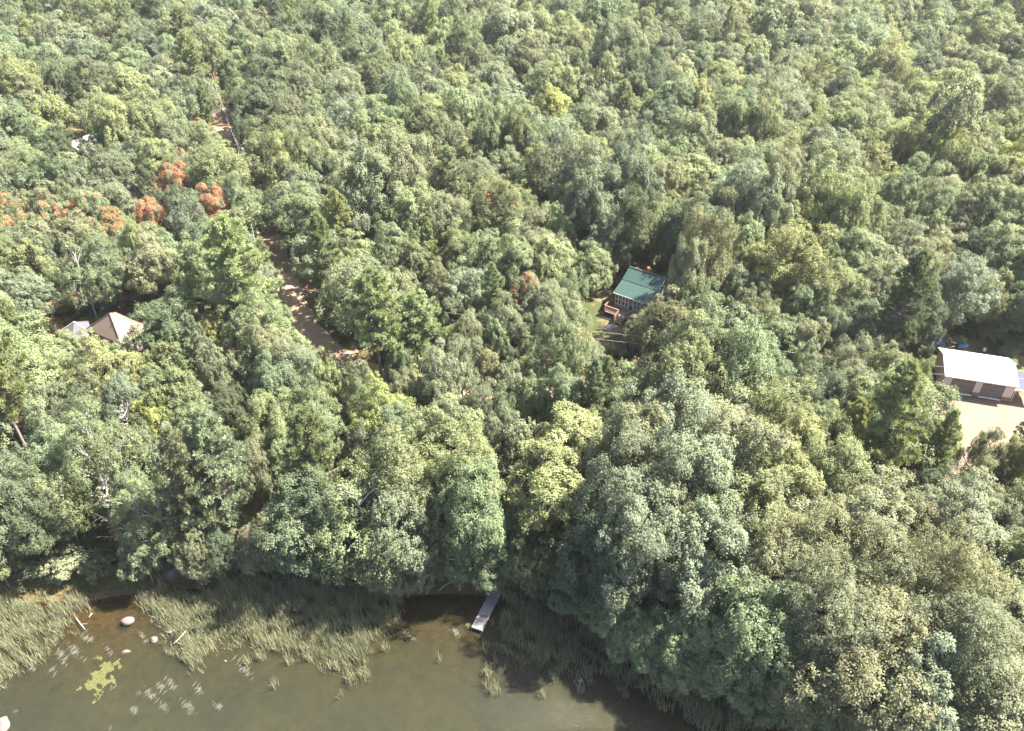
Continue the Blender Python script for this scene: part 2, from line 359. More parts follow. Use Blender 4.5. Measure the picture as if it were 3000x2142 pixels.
def pine_mesh(name, seed, z0=.26, nwh=18, Lmax=.95, tuft=16, blades=24):
    """unit (height 1, radius 1) white pine: whorled boughs carrying soft sprays of needles; returns crown, trunk"""
    rg = np.random.default_rng(seed); tb = MB(); hw = .27
    zs = np.linspace(0, 1, 7); tb.tube([(.03*math.sin(z*5+seed), .02*math.sin(z*7), z-.02) for z in zs], [.052*(1-.93*z)**.8+.004 for z in zs], 7)
    C = []; Nn = []; T = []; lum = []
    for w in range(nwh):
        t = w/(nwh-1); z = z0+(.98-z0)*t**.9; nb = rg.integers(4, 7); a0 = rg.uniform(0, 6.28)
        for k in range(nb):
            a = a0+6.28*k/nb+rg.uniform(-.3, .3); L = Lmax*(1-t)**.62*rg.uniform(.5, 1.12)*(.75 if t < .1 else 1)+.06
            up = rg.uniform(-.05, .10)+.28*t; dirv = np.array([math.cos(a), math.sin(a), 0]); side = np.array([-math.sin(a), math.cos(a), 0])
            zt = lambda s: z+(up*s+.10*s*s*L)*L*.42
            tb.tube([(0, 0, z), tuple(dirv*L*.5+np.array([0, 0, zt(.5)])), tuple(dirv*L*.97+np.array([0, 0, zt(1)]))], [.022*(1-t)+.005, .013*(1-t)+.004, .003], 4, False)
            bl = rg.random()
            nt_ = max(4, int(tuft*(L/Lmax)**.8*1.25))
            for j in range(nt_):
                s = rg.uniform(.12, 1.0)**.7; wd = .36*L*(1.08-s)**.7
                c = dirv*L*s+side*rg.uniform(-wd, wd); c = c+np.array([0, 0, zt(s)+rg.uniform(-.006, .012)])
                ax = unit(dirv*.8+side*rg.uniform(-.8, .8)+np.array([0, 0, .45]))
                tl = rg.random()
                for _ in range(blades):
                    dr = unit(ax*.7+rnd_dirs(rg, (1,))[0]*.9+np.array([0, 0, .2]))
                    C.append(c+dr*np.array([1, 1, .3])*.05); T.append(dr*np.array([1, 1, .3])); Nn.append(rnd_dirs(rg, (1,))[0]); lum.append(.35*bl+.35*tl+.3*rg.random())
    C = np.array(C); T = np.array(T); Nn = np.array(Nn); n = len(C)
    b = unit(np.cross(T, Nn)); b[:, 2] *= .3
    ln = .06*rg.uniform(.7, 1.3, (n, 1)); wd = .0085*rg.uniform(.7, 1.4, (n, 1))
    v = np.stack([C-T*ln, C+b*wd, C+T*ln, C-b*wd], 1).reshape(-1, 3)
    me = np_mesh(name+'_crown', v, np.arange(4*n).reshape(n, 4)); face_attr(me, 'lum', lum); me.materials.append(M_NEEDLE)
    tm = tb.mesh(name+'_trunk', True); tm.materials.append(M_BARK)
    return me, tm
def dead_mesh(name, seed, bend=.0, n=26):
    rg = np.random.default_rng(seed); b = MB(); zs = np.linspace(-.02, 1, 7)
    ax = lambda z: Vector((bend*z*z+.02*math.sin(z*6), .02*math.sin(z*5+1), z))
    b.tube([ax(z) for z in zs], [.035*(1-.85*z) for z in zs], 7)
    for k in range(n):
        z = rg.uniform(.35, .98); a = rg.uniform(0, 6.28); L = rg.uniform(.3, 1.0)*(1.15-z*.7); p0 = ax(z)
        d = Vector((math.cos(a), math.sin(a), rg.uniform(.05, .3))); p1 = p0+d*L*.5+Vector((0, 0, -.02)); p2 = p0+d*L
        b.tube([p0, p1, p2], [.013, .008, .003], 4, False)
        for _ in range(4):
            s = rg.uniform(.3, .9); q = p0.lerp(p2, s); e = Vector((d.x+rg.uniform(-.9, .9), d.y+rg.uniform(-.9, .9), rg.uniform(-.1, .3)))*L*.38
            b.tube([q, q+e*.55+Vector((0, 0, .01)), q+e], [.006, .004, .002], 3, False)
    me = b.mesh(name, True); me.materials.append(M_DEAD); return me

random.seed(3)
CROWNS = {'b': [], 't': [], 'w': [], 'a': [], 's': []}
def addc(kind, n, s0, m=None, nb=14, rt=.035, **kw):
    for i in range(n):
        c, P = crown_mesh('crown', s0+i, **kw); CROWNS[kind].append((c, trunk_mesh('trunk', P, s0+i+500, rt, m, nb)))
addc('b', 3, 10, nl=46, sub=21, leaf=28, size=.0225, lump=.3, hole=.08)
addc('b', 3, 20, taper=.1, nl=30, lr=.34, sub=27, leaf=28, lump=.38, hole=.12, size=.0215)
addc('b', 3, 30, taper=.42, nl=60, lr=.22, sub=16, leaf=25, lump=.34, hole=.1, sub_r=.085, size=.0215)
addc('b', 3, 36, taper=.35, nl=52, lr=.30, sub=17, leaf=28, lump=.35, hole=.22, flat=.38, sub_r=.095, size=.0225, nb=20)
addc('t', 3, 40, m=M_PALEBARK, nb=18, nl=34, lr=.24, sub=16, leaf=15, hole=.28, size=.036, lump=.35)
addc('w', 3, 50, nl=30, lr=.36, sub=40, leaf=24, lump=.3, size=.0185, sub_r=.085, flat=1.0, kz_low=-.8)
addc('a', 3, 60, m=M_PALEBARK, nb=30, rt=.034, nl=44, lr=.24, sub=13, leaf=19, hole=.32, size=.0225, lump=.38, kz_low=-.85, droop=.5)
addc('s', 2, 70, nl=16, lr=.38, sub=16, leaf=12, size=.06, lump=.3, kz_low=-.2, sub_r=.15)
PINES = [pine_mesh('pine', 80+i, Lmax=(.95, 1.0, .85)[i]) for i in range(3)]
PINES.append(pine_mesh('pine', 84, .46, 15, 1.05, 20)); PINES[-1], TALLPINE = PINES[-1], PINES[-1]; PINES.pop()
DEADS = [dead_mesh('dead', 90), dead_mesh('dead', 91, .25)]

# ------------------------------------------------------------------ the trees one by one
TREES = """-1.9,102.3,4.0,12.5,b,M,2|mid green broadleaf tree, third nearest above and right of the tall roadside pine
-67.9,106.9,3.2,9.4,b,M,4|mid green tree with orange leaves, nearest above and left of the tan roofed house
-54.0,118.7,3.1,9.1,b,M,6|mid green tree with orange leaves, nearest left of the big orange tree
-74.6,106.0,2.7,8.7,b,Y,4|yellow green tree with orange leaves, nearest above and left of the tan roofed house
-44.3,107.0,2.7,9.7,b,M,6|mid green tree with orange leaves, nearest below and right of the big orange tree
1.8,84.8,2.3,8.4,b,G,4|grey green tree with orange leaves, nearest left of the green roofed cabin
-61.7,105.1,2.7,10.6,b,M,3|mid green tree with orange leaves, second nearest left of the big orange tree
-52.6,104.4,2.6,9.7,b,G,6|grey green tree with orange leaves, nearest below and left of the big orange tree
-55.8,138.0,2.7,8.7,b,M,2|mid green broadleaf tree, nearest below and left of the dirt road top end
-59.2,104.7,2.2,7.8,b,Y,4|yellow green tree with orange leaves, nearest below and left of the big orange tree
25.7,33.9,4.8,13.4,w,O,0|olive brown lumpy crowned tree, fourth nearest above and left of the lower right photo corner
20.3,48.3,4.8,12.2,b,M,0|mid green broadleaf tree, fifth nearest below and right of the green roofed cabin
28.5,44.1,4.5,13.6,b,S,0|silvery green broadleaf tree, nearest below and left of the white roofed garage
34.1,30.6,3.9,11.7,w,O,0|olive brown lumpy crowned tree, nearest above and left of the lower right photo corner
-13.6,48.1,4.4,11.6,a,M,0|mid green thin leaved tree, nearest below the lime green tree
4.2,50.6,4.5,12.2,b,Y,0|yellow green broadleaf tree, nearest above and right of the wooden dock
28.9,31.7,3.5,12.6,b,S,0|silvery green broadleaf tree, nearest left of the lower right photo corner
18.9,36.3,3.7,12.4,b,M,0|mid green broadleaf tree, fourth nearest right of the wooden dock
19.4,51.0,4.3,15.7,b,S,0|silvery green broadleaf tree, second nearest below and right of the green roofed cabin
14.6,55.2,4.4,15.2,b,S,0|silvery green broadleaf tree, nearest below the green roofed cabin
23.2,35.8,3.5,14.6,w,O,0|olive brown lumpy crowned tree, third nearest below and left of the white roofed garage
10.3,46.0,3.9,15.9,b,S,0|silvery green broadleaf tree, nearest above and right of the wooden dock
31.8,33.1,3.3,14.8,w,O,0|olive brown lumpy crowned tree, second nearest above and left of the lower right photo corner
23.5,41.3,3.6,13.4,w,O,0|olive brown lumpy crowned tree, second nearest below and left of the white roofed garage
6.6,55.4,4.3,11.7,b,Y,0|yellow green broadleaf tree, nearest below the green roofed cabin
37.0,45.0,3.8,12.0,b,S,0|silvery green broadleaf tree, second nearest below the white roofed garage
-9.8,51.2,4.1,13.3,b,M,0|mid green broadleaf tree, nearest below the lime green tree
8.1,43.6,3.8,12.8,b,D,0|dark green broadleaf tree, third nearest above and right of the wooden dock
15.0,41.8,3.6,14.6,b,S,0|silvery green broadleaf tree, second nearest right of the wooden dock
-10.1,47.9,3.9,11.8,w,G,0|grey green lumpy crowned tree, nearest below the lime green tree
10.9,51.7,3.9,15.5,b,S,0|silvery green broadleaf tree, second nearest below the green roofed cabin
21.7,45.3,3.6,10.6,b,Y,0|yellow green broadleaf tree, fifth nearest below and left of the white roofed garage
32.6,46.1,3.6,11.5,b,O,0|olive brown broadleaf tree, nearest below and left of the white roofed garage
22.6,38.5,3.3,11.1,w,O,0|olive brown lumpy crowned tree, fourth nearest below and left of the white roofed garage
-17.9,48.4,3.7,12.0,b,D,0|dark green broadleaf tree, nearest below and left of the lime green tree
28.1,38.4,3.2,12.7,w,O,0|olive brown lumpy crowned tree, fifth nearest above and left of the lower right photo corner
33.0,38.2,3.1,14.3,w,O,0|olive brown lumpy crowned tree, third nearest above and left of the lower right photo corner
15.5,48.2,3.5,16.5,b,S,0|silvery green broadleaf tree, third nearest below the green roofed cabin
18.8,55.7,3.8,11.5,b,S,0|silvery green broadleaf tree, nearest below and right of the green roofed cabin
38.2,35.9,3.0,9.5,w,O,0|olive brown lumpy crowned tree, nearest above the lower right photo corner
10.0,42.4,3.2,14.5,b,S,0|silvery green broadleaf tree, nearest right of the wooden dock
35.9,88.7,4.7,12.4,b,Y,0|yellow green broadleaf tree, nearest right of the green roofed cabin
24.1,49.8,3.3,11.3,b,Y,0|yellow green broadleaf tree, fourth nearest below and left of the white roofed garage
13.0,46.5,3.1,14.8,b,S,0|silvery green broadleaf tree, second nearest above and right of the wooden dock
-3.6,47.8,3.1,14.5,b,M,0|mid green broadleaf tree, second nearest above the wooden dock
17.6,62.2,3.6,14.9,b,M,0|mid green broadleaf tree, second nearest below and right of the green roofed cabin
-38.1,53.6,3.3,14.4,a,M,0|mid green thin leaved tree, nearest below the tan roofed house
-4.2,50.7,3.2,14.5,b,M,0|mid green broadleaf tree, fourth nearest below and right of the lime green tree
19.4,44.5,3.0,9.7,b,O,0|olive brown broadleaf tree, nearest right of the wooden dock
-6.4,56.6,3.4,11.5,b,M,0|mid green broadleaf tree, third nearest below and right of the lime green tree
-46.3,48.9,3.1,11.0,b,G,0|grey green broadleaf tree, nearest above and left of the pale water boulder
25.5,58.2,3.4,11.8,b,Y,0|yellow green broadleaf tree, nearest below and right of the green roofed cabin
40.4,40.4,2.8,10.4,b,Y,0|yellow green broadleaf tree, nearest above the lower right photo corner
15.1,37.8,2.7,8.9,b,M,0|mid green broadleaf tree, third nearest right of the wooden dock
16.6,35.9,2.7,6.8,b,S,0|silvery green broadleaf tree, third nearest right of the wooden dock
19.9,34.5,2.6,6.8,b,M,0|mid green broadleaf tree, nearest left of the lower right photo corner
28.8,50.3,3.0,11.8,b,Y,0|yellow green broadleaf tree, second nearest below and left of the white roofed garage
45.4,90.8,4.3,11.1,b,Y,0|yellow green broadleaf tree, nearest above and left of the white roofed garage
26.0,54.1,3.0,12.0,b,Y,0|yellow green broadleaf tree, third nearest below and left of the white roofed garage
22.7,63.3,3.3,16.0,b,M,0|mid green broadleaf tree, third nearest below and right of the green roofed cabin
-41.9,50.9,2.9,10.3,a,M,0|mid green thin leaved tree, nearest above and left of the pale water boulder
-43.8,56.9,3.1,10.1,b,M,0|mid green broadleaf tree, second nearest below the tan roofed house
25.7,66.3,3.3,11.7,b,M,0|mid green broadleaf tree, fourth nearest below and right of the green roofed cabin
11.6,101.7,4.3,16.2,b,S,0|silvery green broadleaf tree, nearest above and left of the green roofed cabin
13.4,37.1,2.5,6.8,a,M,0|mid green thin leaved tree, nearest right of the wooden dock
-20.6,105.2,4.4,16.7,b,G,0|grey green broadleaf tree, nearest above the tall roadside pine
19.3,67.1,3.2,15.9,b,M,0|mid green broadleaf tree, nearest below and right of the green roofed cabin
22.6,33.1,2.3,6.8,a,Y,0|yellow green thin leaved tree, nearest left of the lower right photo corner
55.9,84.0,3.7,10.4,b,S,0|silvery green broadleaf tree, nearest above the white roofed garage
14.0,66.1,3.2,9.6,a,Y,0|yellow green thin leaved tree, nearest below the green roofed cabin
42.4,45.3,2.6,8.4,b,O,0|olive brown broadleaf tree, nearest below the white roofed garage
-31.6,48.7,2.7,9.0,a,M,0|mid green thin leaved tree, nearest above and right of the pale water boulder
-43.7,49.5,2.7,10.9,b,D,0|dark green broadleaf tree, nearest above and left of the pale water boulder
10.7,108.0,4.3,15.9,b,S,0|silvery green broadleaf tree, second nearest above and left of the green roofed cabin
16.6,105.7,4.1,17.0,b,S,0|silvery green broadleaf tree, nearest above the green roofed cabin
-21.7,111.3,4.3,16.4,b,G,0|grey green broadleaf tree, second nearest above the tall roadside pine
-46.8,117.9,4.5,11.7,b,M,0|mid green broadleaf tree, nearest right of the big orange tree
-30.9,104.6,4.1,11.0,b,Y,0|yellow green broadleaf tree, nearest above the dirt road bend
-14.5,103.8,4.1,11.5,b,M,0|mid green broadleaf tree, second nearest above the tall roadside pine
47.8,112.0,4.3,13.3,b,Y,0|yellow green broadleaf tree, second nearest above and right of the green roofed cabin
-39.9,76.5,3.3,10.4,b,M,0|mid green broadleaf tree, nearest right of the tan roofed house
29.9,56.8,2.7,8.9,b,Y,0|yellow green broadleaf tree, nearest below and left of the white roofed garage
-45.4,68.6,3.1,10.2,b,Y,0|yellow green broadleaf tree, nearest below the tan roofed house
-36.0,64.9,3.0,10.0,b,Y,0|yellow green broadleaf tree, second nearest below and right of the tan roofed house
18.2,73.9,3.2,11.3,b,O,0|olive brown broadleaf tree, second nearest below and right of the green roofed cabin
-33.6,49.1,2.5,9.6,a,M,0|mid green thin leaved tree, nearest above the pale water boulder
8.4,41.4,2.3,6.8,b,M,0|mid green broadleaf tree, nearest right of the wooden dock
10.6,39.1,2.2,6.8,b,M,0|mid green broadleaf tree, second nearest right of the wooden dock
23.9,86.6,3.3,16.0,b,O,0|olive brown broadleaf tree, nearest above and right of the green roofed cabin
77.5,117.3,4.2,11.2,b,Y,0|yellow green broadleaf tree, third nearest below the upper right photo corner
3.7,81.2,3.2,9.3,b,G,0|grey green broadleaf tree, nearest left of the green roofed cabin
31.4,63.1,2.7,9.1,b,D,0|dark green broadleaf tree, nearest left of the white roofed garage
-25.2,66.3,2.8,9.8,b,M,0|mid green broadleaf tree, nearest below the dirt road bend
-24.7,60.8,2.7,9.7,b,M,0|mid green broadleaf tree, third nearest below the dirt road bend
-26.8,70.4,2.9,11.0,b,O,0|olive brown broadleaf tree, nearest below and left of the dirt road bend
6.1,58.1,2.6,10.1,b,Y,0|yellow green broadleaf tree, nearest below and left of the green roofed cabin
71.9,126.2,4.3,20.8,t,S,0|silvery green slender broadleaf tree, nearest below and left of the upper right photo corner
25.5,94.5,3.5,13.5,b,D,0|dark green broadleaf tree, second nearest above and right of the green roofed cabin
-15.8,109.2,3.8,16.9,b,G,0|grey green broadleaf tree, third nearest above the tall roadside pine
-1.9,46.7,2.3,6.8,a,M,0|mid green thin leaved tree, nearest above the wooden dock
-8.5,46.6,2.3,6.8,a,G,0|grey green thin leaved tree, nearest above and left of the wooden dock
0.3,49.8,2.4,7.1,b,M,0|mid green broadleaf tree, nearest above the wooden dock
5.9,43.5,2.2,6.8,b,D,0|dark green broadleaf tree, nearest right of the wooden dock
32.1,103.5,3.6,15.2,b,S,0|silvery green broadleaf tree, nearest above and right of the green roofed cabin
43.6,101.6,3.5,15.1,b,Y,0|yellow green broadleaf tree, nearest above and right of the green roofed cabin
27.6,139.8,4.5,11.8,b,D,0|dark green broadleaf tree, second nearest above the green roofed cabin
-52.9,90.7,3.3,9.9,b,M,0|mid green broadleaf tree, nearest above the tan roofed house
7.3,130.6,4.3,12.9,a,S,0|silvery green thin leaved tree, nearest below the middle of the top edge
38.6,99.0,3.5,10.8,b,Y,0|yellow green broadleaf tree, second nearest right of the green roofed cabin
65.7,92.4,3.3,10.3,b,M,0|mid green broadleaf tree, nearest above the white roofed garage
5.2,91.0,3.3,10.4,b,M,0|mid green broadleaf tree, nearest left of the green roofed cabin
69.8,123.4,4.1,13.0,b,L,0|pale lime green broadleaf tree, nearest below and left of the upper right photo corner
11.9,62.4,2.6,8.4,a,M,0|mid green thin leaved tree, nearest below the green roofed cabin
-65.1,137.8,4.4,14.4,b,Y,0|yellow green broadleaf tree, second nearest above and left of the big orange tree
-47.7,90.8,3.3,10.8,b,O,0|olive brown broadleaf tree, nearest above and right of the tan roofed house
-31.4,77.8,2.9,10.2,b,M,0|mid green broadleaf tree, second nearest left of the dirt road bend
67.8,104.6,3.6,12.5,b,Y,0|yellow green broadleaf tree, second nearest above the white roofed garage
14.5,61.5,2.5,8.9,a,M,0|mid green thin leaved tree, second nearest below the green roofed cabin
-23.2,68.4,2.7,9.9,b,G,0|grey green broadleaf tree, nearest below the dirt road bend
-39.9,88.2,3.2,11.9,b,Y,0|yellow green broadleaf tree, nearest below the big orange tree
-11.1,58.7,2.5,9.3,b,M,0|mid green broadleaf tree, nearest below and right of the lime green tree
-13.7,61.8,2.5,10.0,b,L,0|pale lime green broadleaf tree, nearest below the tall roadside pine
-29.2,74.5,2.8,11.2,b,M,0|mid green broadleaf tree, nearest left of the dirt road bend
0.9,46.4,2.2,6.8,b,D,0|dark green broadleaf tree, nearest above and right of the wooden dock
-23.3,48.3,2.2,6.8,w,O,0|olive brown lumpy crowned tree, nearest above and right of the pale water boulder
-11.7,46.4,2.2,6.8,w,G,0|grey green lumpy crowned tree, nearest above and left of the wooden dock
-55.3,87.8,3.1,10.5,a,M,0|mid green thin leaved tree, nearest above and left of the tan roofed house
14.8,98.6,3.4,9.4,a,D,0|dark green thin leaved tree, nearest above and left of the green roofed cabin
-61.4,84.8,3.0,8.9,b,S,0|silvery green broadleaf tree, nearest left of the tan roofed house
34.8,98.7,3.3,15.6,b,S,0|silvery green broadleaf tree, second nearest above and right of the green roofed cabin
-35.6,51.9,2.2,9.1,b,M,0|mid green broadleaf tree, second nearest above the pale water boulder
37.6,103.4,3.3,16.0,b,S,0|silvery green broadleaf tree, third nearest above and right of the green roofed cabin
44.6,96.7,3.2,15.0,b,Y,0|yellow green broadleaf tree, third nearest above and left of the white roofed garage
22.5,97.0,3.2,12.0,b,D,0|dark green broadleaf tree, nearest above and right of the green roofed cabin
51.3,143.7,4.3,11.3,b,G,0|grey green broadleaf tree, nearest above and right of the green roofed cabin
15.9,140.3,4.2,11.6,b,O,0|olive brown broadleaf tree, nearest below and right of the middle of the top edge
-76.3,157.5,4.6,13.2,b,M,0|mid green broadleaf tree, second nearest left of the dirt road top end
66.3,129.2,3.9,11.7,b,Y,0|yellow green broadleaf tree, third nearest below and left of the upper right photo corner
28.1,107.8,3.4,10.8,b,O,0|olive brown broadleaf tree, second nearest above and right of the green roofed cabin
31.2,148.9,4.4,13.8,b,M,0|mid green broadleaf tree, nearest above the green roofed cabin
-15.5,137.3,4.1,13.0,b,M,0|mid green broadleaf tree, second nearest below and left of the middle of the top edge
-9.4,144.9,4.3,13.6,b,Y,0|yellow green broadleaf tree, second nearest below and left of the middle of the top edge
31.2,75.7,2.7,8.6,b,M,0|mid green broadleaf tree, nearest right of the green roofed cabin
-98.9,158.1,4.6,14.7,b,Y,0|yellow green broadleaf tree, nearest below the upper left photo corner
-3.3,91.9,3.1,10.0,b,M,0|mid green broadleaf tree, nearest right of the tall roadside pine
-35.8,76.8,2.7,9.0,b,Y,0|yellow green broadleaf tree, nearest left of the dirt road bend
9.0,56.3,2.3,8.0,b,M,0|mid green broadleaf tree, nearest below the green roofed cabin
-5.6,69.4,2.6,9.7,b,G,0|grey green broadleaf tree, second nearest above and right of the lime green tree
-19.1,59.1,2.3,9.0,b,M,0|mid green broadleaf tree, nearest below and left of the lime green tree
-20.8,62.8,2.4,9.8,b,M,0|mid green broadleaf tree, nearest left of the lime green tree
-7.8,66.3,2.5,10.6,b,O,0|olive brown broadleaf tree, nearest above and right of the lime green tree
-10.0,54.9,2.2,9.6,b,M,0|mid green broadleaf tree, second nearest below and right of the lime green tree
17.0,98.8,3.2,12.5,b,D,0|dark green broadleaf tree, nearest above the green roofed cabin
-65.6,120.4,3.6,11.5,b,O,0|olive brown broadleaf tree, nearest left of the big orange tree
43.4,134.6,3.8,14.9,b,M,0|mid green broadleaf tree, third nearest above and right of the green roofed cabin
-91.6,142.9,4.0,10.6,b,M,0|mid green broadleaf tree, nearest below the upper left photo corner
-3.4,166.5,4.5,12.1,b,S,0|silvery green broadleaf tree, second nearest below the middle of the top edge
-48.7,147.5,4.1,12.0,b,D,0|dark green broadleaf tree, nearest right of the dirt road top end
74.7,144.0,4.0,11.9,b,M,0|mid green broadleaf tree, second nearest below and left of the upper right photo corner
-50.4,176.2,4.7,14.6,b,Y,0|yellow green broadleaf tree, nearest above and right of the dirt road top end
-13.3,93.2,2.9,9.2,b,M,0|mid green broadleaf tree, nearest above and right of the tall roadside pine
4.6,118.6,3.4,11.2,b,D,0|dark green broadleaf tree, nearest above and left of the green roofed cabin
-6.9,94.0,2.9,9.8,b,M,0|mid green broadleaf tree, second nearest above and right of the tall roadside pine
-49.2,64.4,2.3,8.0,b,G,0|grey green broadleaf tree, nearest below and left of the tan roofed house
-71.2,116.5,3.4,12.2,b,M,0|mid green broadleaf tree, nearest left of the big orange tree
23.2,112.1,3.3,11.9,b,O,0|olive brown broadleaf tree, nearest above the green roofed cabin
6.6,100.7,3.0,11.1,b,Y,0|yellow green broadleaf tree, nearest above and left of the green roofed cabin
71.6,103.2,3.1,11.8,b,Y,0|yellow green broadleaf tree, nearest above the white roofed garage
51.7,91.4,2.8,10.9,b,S,0|silvery green broadleaf tree, nearest above and left of the white roofed garage
0.8,90.2,2.8,11.0,b,M,0|mid green broadleaf tree, second nearest left of the green roofed cabin
-14.3,57.7,2.1,8.9,b,S,0|silvery green broadleaf tree, nearest below the lime green tree
-33.0,56.4,2.1,8.9,b,S,0|silvery green broadleaf tree, nearest below and right of the tan roofed house
-40.3,57.3,2.1,9.2,b,M,0|mid green broadleaf tree, nearest below the tan roofed house
-32.5,60.7,2.2,9.6,b,Y,0|yellow green broadleaf tree, third nearest below and right of the tan roofed house
48.3,100.0,3.0,14.0,b,Y,0|yellow green broadleaf tree, second nearest above and left of the white roofed garage
73.1,115.0,3.3,12.6,b,Y,0|yellow green broadleaf tree, fourth nearest below the upper right photo corner
41.1,139.7,3.8,14.4,b,M,0|mid green broadleaf tree, second nearest above and right of the green roofed cabin
37.2,70.3,2.4,9.3,a,S,0|silvery green thin leaved tree, nearest left of the white roofed garage
63.8,136.9,3.7,12.0,b,Y,0|yellow green broadleaf tree, fourth nearest below and left of the upper right photo corner
-32.2,119.9,3.3,13.5,b,Y,0|yellow green broadleaf tree, third nearest below and right of the dirt road top end
-15.3,47.1,1.9,6.8,b,D,0|dark green broadleaf tree, nearest below the lime green tree
-33.7,47.2,1.9,6.8,b,G,0|grey green broadleaf tree, nearest above the pale water boulder
-19.4,47.5,1.9,6.8,b,G,0|grey green broadleaf tree, nearest below and left of the lime green tree
-26.9,47.6,1.9,6.8,b,D,0|dark green broadleaf tree, nearest above and right of the pale water boulder
-46.7,46.5,1.8,8.1,b,Y,0|yellow green broadleaf tree, nearest above and left of the pale water boulder
3.1,45.5,1.8,6.8,b,D,0|dark green broadleaf tree, second nearest above and right of the wooden dock
-4.9,46.7,1.9,6.8,a,M,0|mid green thin leaved tree, nearest above and left of the wooden dock
69.2,117.6,3.2,13.4,b,Y,0|yellow green broadleaf tree, second nearest below and left of the upper right photo corner
-5.1,201.4,4.9,12.3,b,G,0|grey green broadleaf tree, nearest below and left of the middle of the top edge
-88.0,169.6,4.2,12.0,b,G,0|grey green broadleaf tree, third nearest below and right of the upper left photo corner
100.7,171.4,4.2,12.3,b,M,0|mid green broadleaf tree, nearest below and left of the upper right photo corner
-79.7,134.0,3.5,10.3,b,D,0|dark green broadleaf tree, nearest left of the big orange tree
21.9,131.0,3.4,10.8,b,O,0|olive brown broadleaf tree, second nearest above the green roofed cabin
-43.0,160.9,4.0,12.7,b,G,0|grey green broadleaf tree, second nearest right of the dirt road top end
-21.3,94.5,2.7,8.6,b,Y,0|yellow green broadleaf tree, nearest above the tall roadside pine
34.6,125.5,3.3,10.6,b,O,0|olive brown broadleaf tree, third nearest above and right of the green roofed cabin
86.8,169.4,4.2,13.6,b,G,0|grey green broadleaf tree, third nearest below and left of the upper right photo corner
-24.8,176.4,4.3,14.1,b,Y,0|yellow green broadleaf tree, third nearest below and left of the middle of the top edge
62.9,94.3,2.7,9.1,b,D,0|dark green broadleaf tree, nearest above the white roofed garage
35.3,150.1,3.8,12.9,b,Y,0|yellow green broadleaf tree, nearest above the green roofed cabin
-41.3,140.7,3.6,12.6,b,G,0|grey green broadleaf tree, nearest right of the dirt road top end
-42.8,70.2,2.2,7.9,b,Y,0|yellow green broadleaf tree, nearest below and right of the tan roofed house
-37.2,63.1,2.1,7.7,b,L,0|pale lime green broadleaf tree, nearest below and right of the tan roofed house
-45.7,100.4,2.8,10.5,b,G,0|grey green broadleaf tree, nearest below the big orange tree
58.0,109.5,3.0,11.4,b,M,0|mid green broadleaf tree, nearest above and left of the white roofed garage
-3.5,56.9,2.0,7.6,b,O,0|olive brown broadleaf tree, nearest below and right of the lime green tree
-6.9,63.9,2.1,8.6,a,S,0|silvery green thin leaved tree, nearest right of the lime green tree
-2.1,60.5,2.0,8.5,b,O,0|olive brown broadleaf tree, second nearest right of the lime green tree
-41.3,64.8,2.1,8.8,b,S,0|silvery green broadleaf tree, nearest below the tan roofed house
-32.2,68.5,2.2,9.9,b,G,0|grey green broadleaf tree, nearest below and left of the dirt road bend
5.4,64.1,2.1,9.8,b,M,0|mid green broadleaf tree, nearest below and left of the green roofed cabin
-24.9,55.0,1.9,9.3,b,O,0|olive brown broadleaf tree, nearest below and left of the lime green tree
0.8,58.0,2.0,9.8,t,O,0|olive brown slender broadleaf tree, nearest right of the lime green tree
-59.8,126.5,3.3,10.5,b,Y,0|yellow green broadleaf tree, nearest above and left of the big orange tree
60.1,140.8,3.6,12.6,b,Y,0|yellow green broadleaf tree, fifth nearest below and left of the upper right photo corner
21.6,84.0,2.4,14.0,b,O,0|olive brown broadleaf tree, nearest right of the green roofed cabin
58.6,135.7,3.4,12.6,b,Y,0|yellow green broadleaf tree, third nearest above and right of the green roofed cabin
73.5,119.7,3.1,11.8,b,Y,0|yellow green broadleaf tree, second nearest below the upper right photo corner
45.7,55.7,1.9,8.5,b,S,0|silvery green broadleaf tree, nearest below the white roofed garage
18.2,82.2,2.4,6.2,b,O,0|olive brown broadleaf tree, nearest below and right of the green roofed cabin
-1.8,135.8,3.4,13.8,b,M,0|mid green broadleaf tree, nearest below the middle of the top edge
37.8,135.2,3.3,14.6,b,M,0|mid green broadleaf tree, nearest above and right of the green roofed cabin
-34.9,50.1,1.7,8.3,b,M,0|mid green broadleaf tree, nearest above the pale water boulder
48.3,54.9,1.8,8.7,b,Y,0|yellow green broadleaf tree, nearest below the white roofed garage
-68.2,133.6,3.2,13.8,b,Y,0|yellow green broadleaf tree, third nearest above and left of the big orange tree
1.1,131.9,3.2,13.9,b,M,0|mid green broadleaf tree, second nearest below the middle of the top edge
-28.8,47.4,1.7,6.8,w,G,0|grey green lumpy crowned tree, nearest above and right of the pale water boulder
-36.7,118.2,2.9,12.5,b,Y,0|yellow green broadleaf tree, nearest below and right of the dirt road top end
-36.0,122.9,3.0,12.7,b,Y,0|yellow green broadleaf tree, second nearest below and right of the dirt road top end
-35.5,56.1,1.8,8.5,b,Y,0|yellow green broadleaf tree, second nearest below the tan roofed house
-35.2,214.3,4.7,11.9,b,D,0|dark green broadleaf tree, nearest left of the middle of the top edge
8.1,221.9,4.8,12.3,b,S,0|silvery green broadleaf tree, nearest below and right of the middle of the top edge
81.3,221.7,4.8,12.5,b,D,0|dark green broadleaf tree, nearest left of the upper right photo corner
-50.2,203.4,4.5,11.9,b,D,0|dark green broadleaf tree, nearest above and right of the dirt road top end
63.4,169.2,3.9,10.7,b,Y,0|yellow green broadleaf tree, nearest left of the upper right photo corner
89.7,151.9,3.5,9.9,b,G,0|grey green broadleaf tree, second nearest below and left of the upper right photo corner
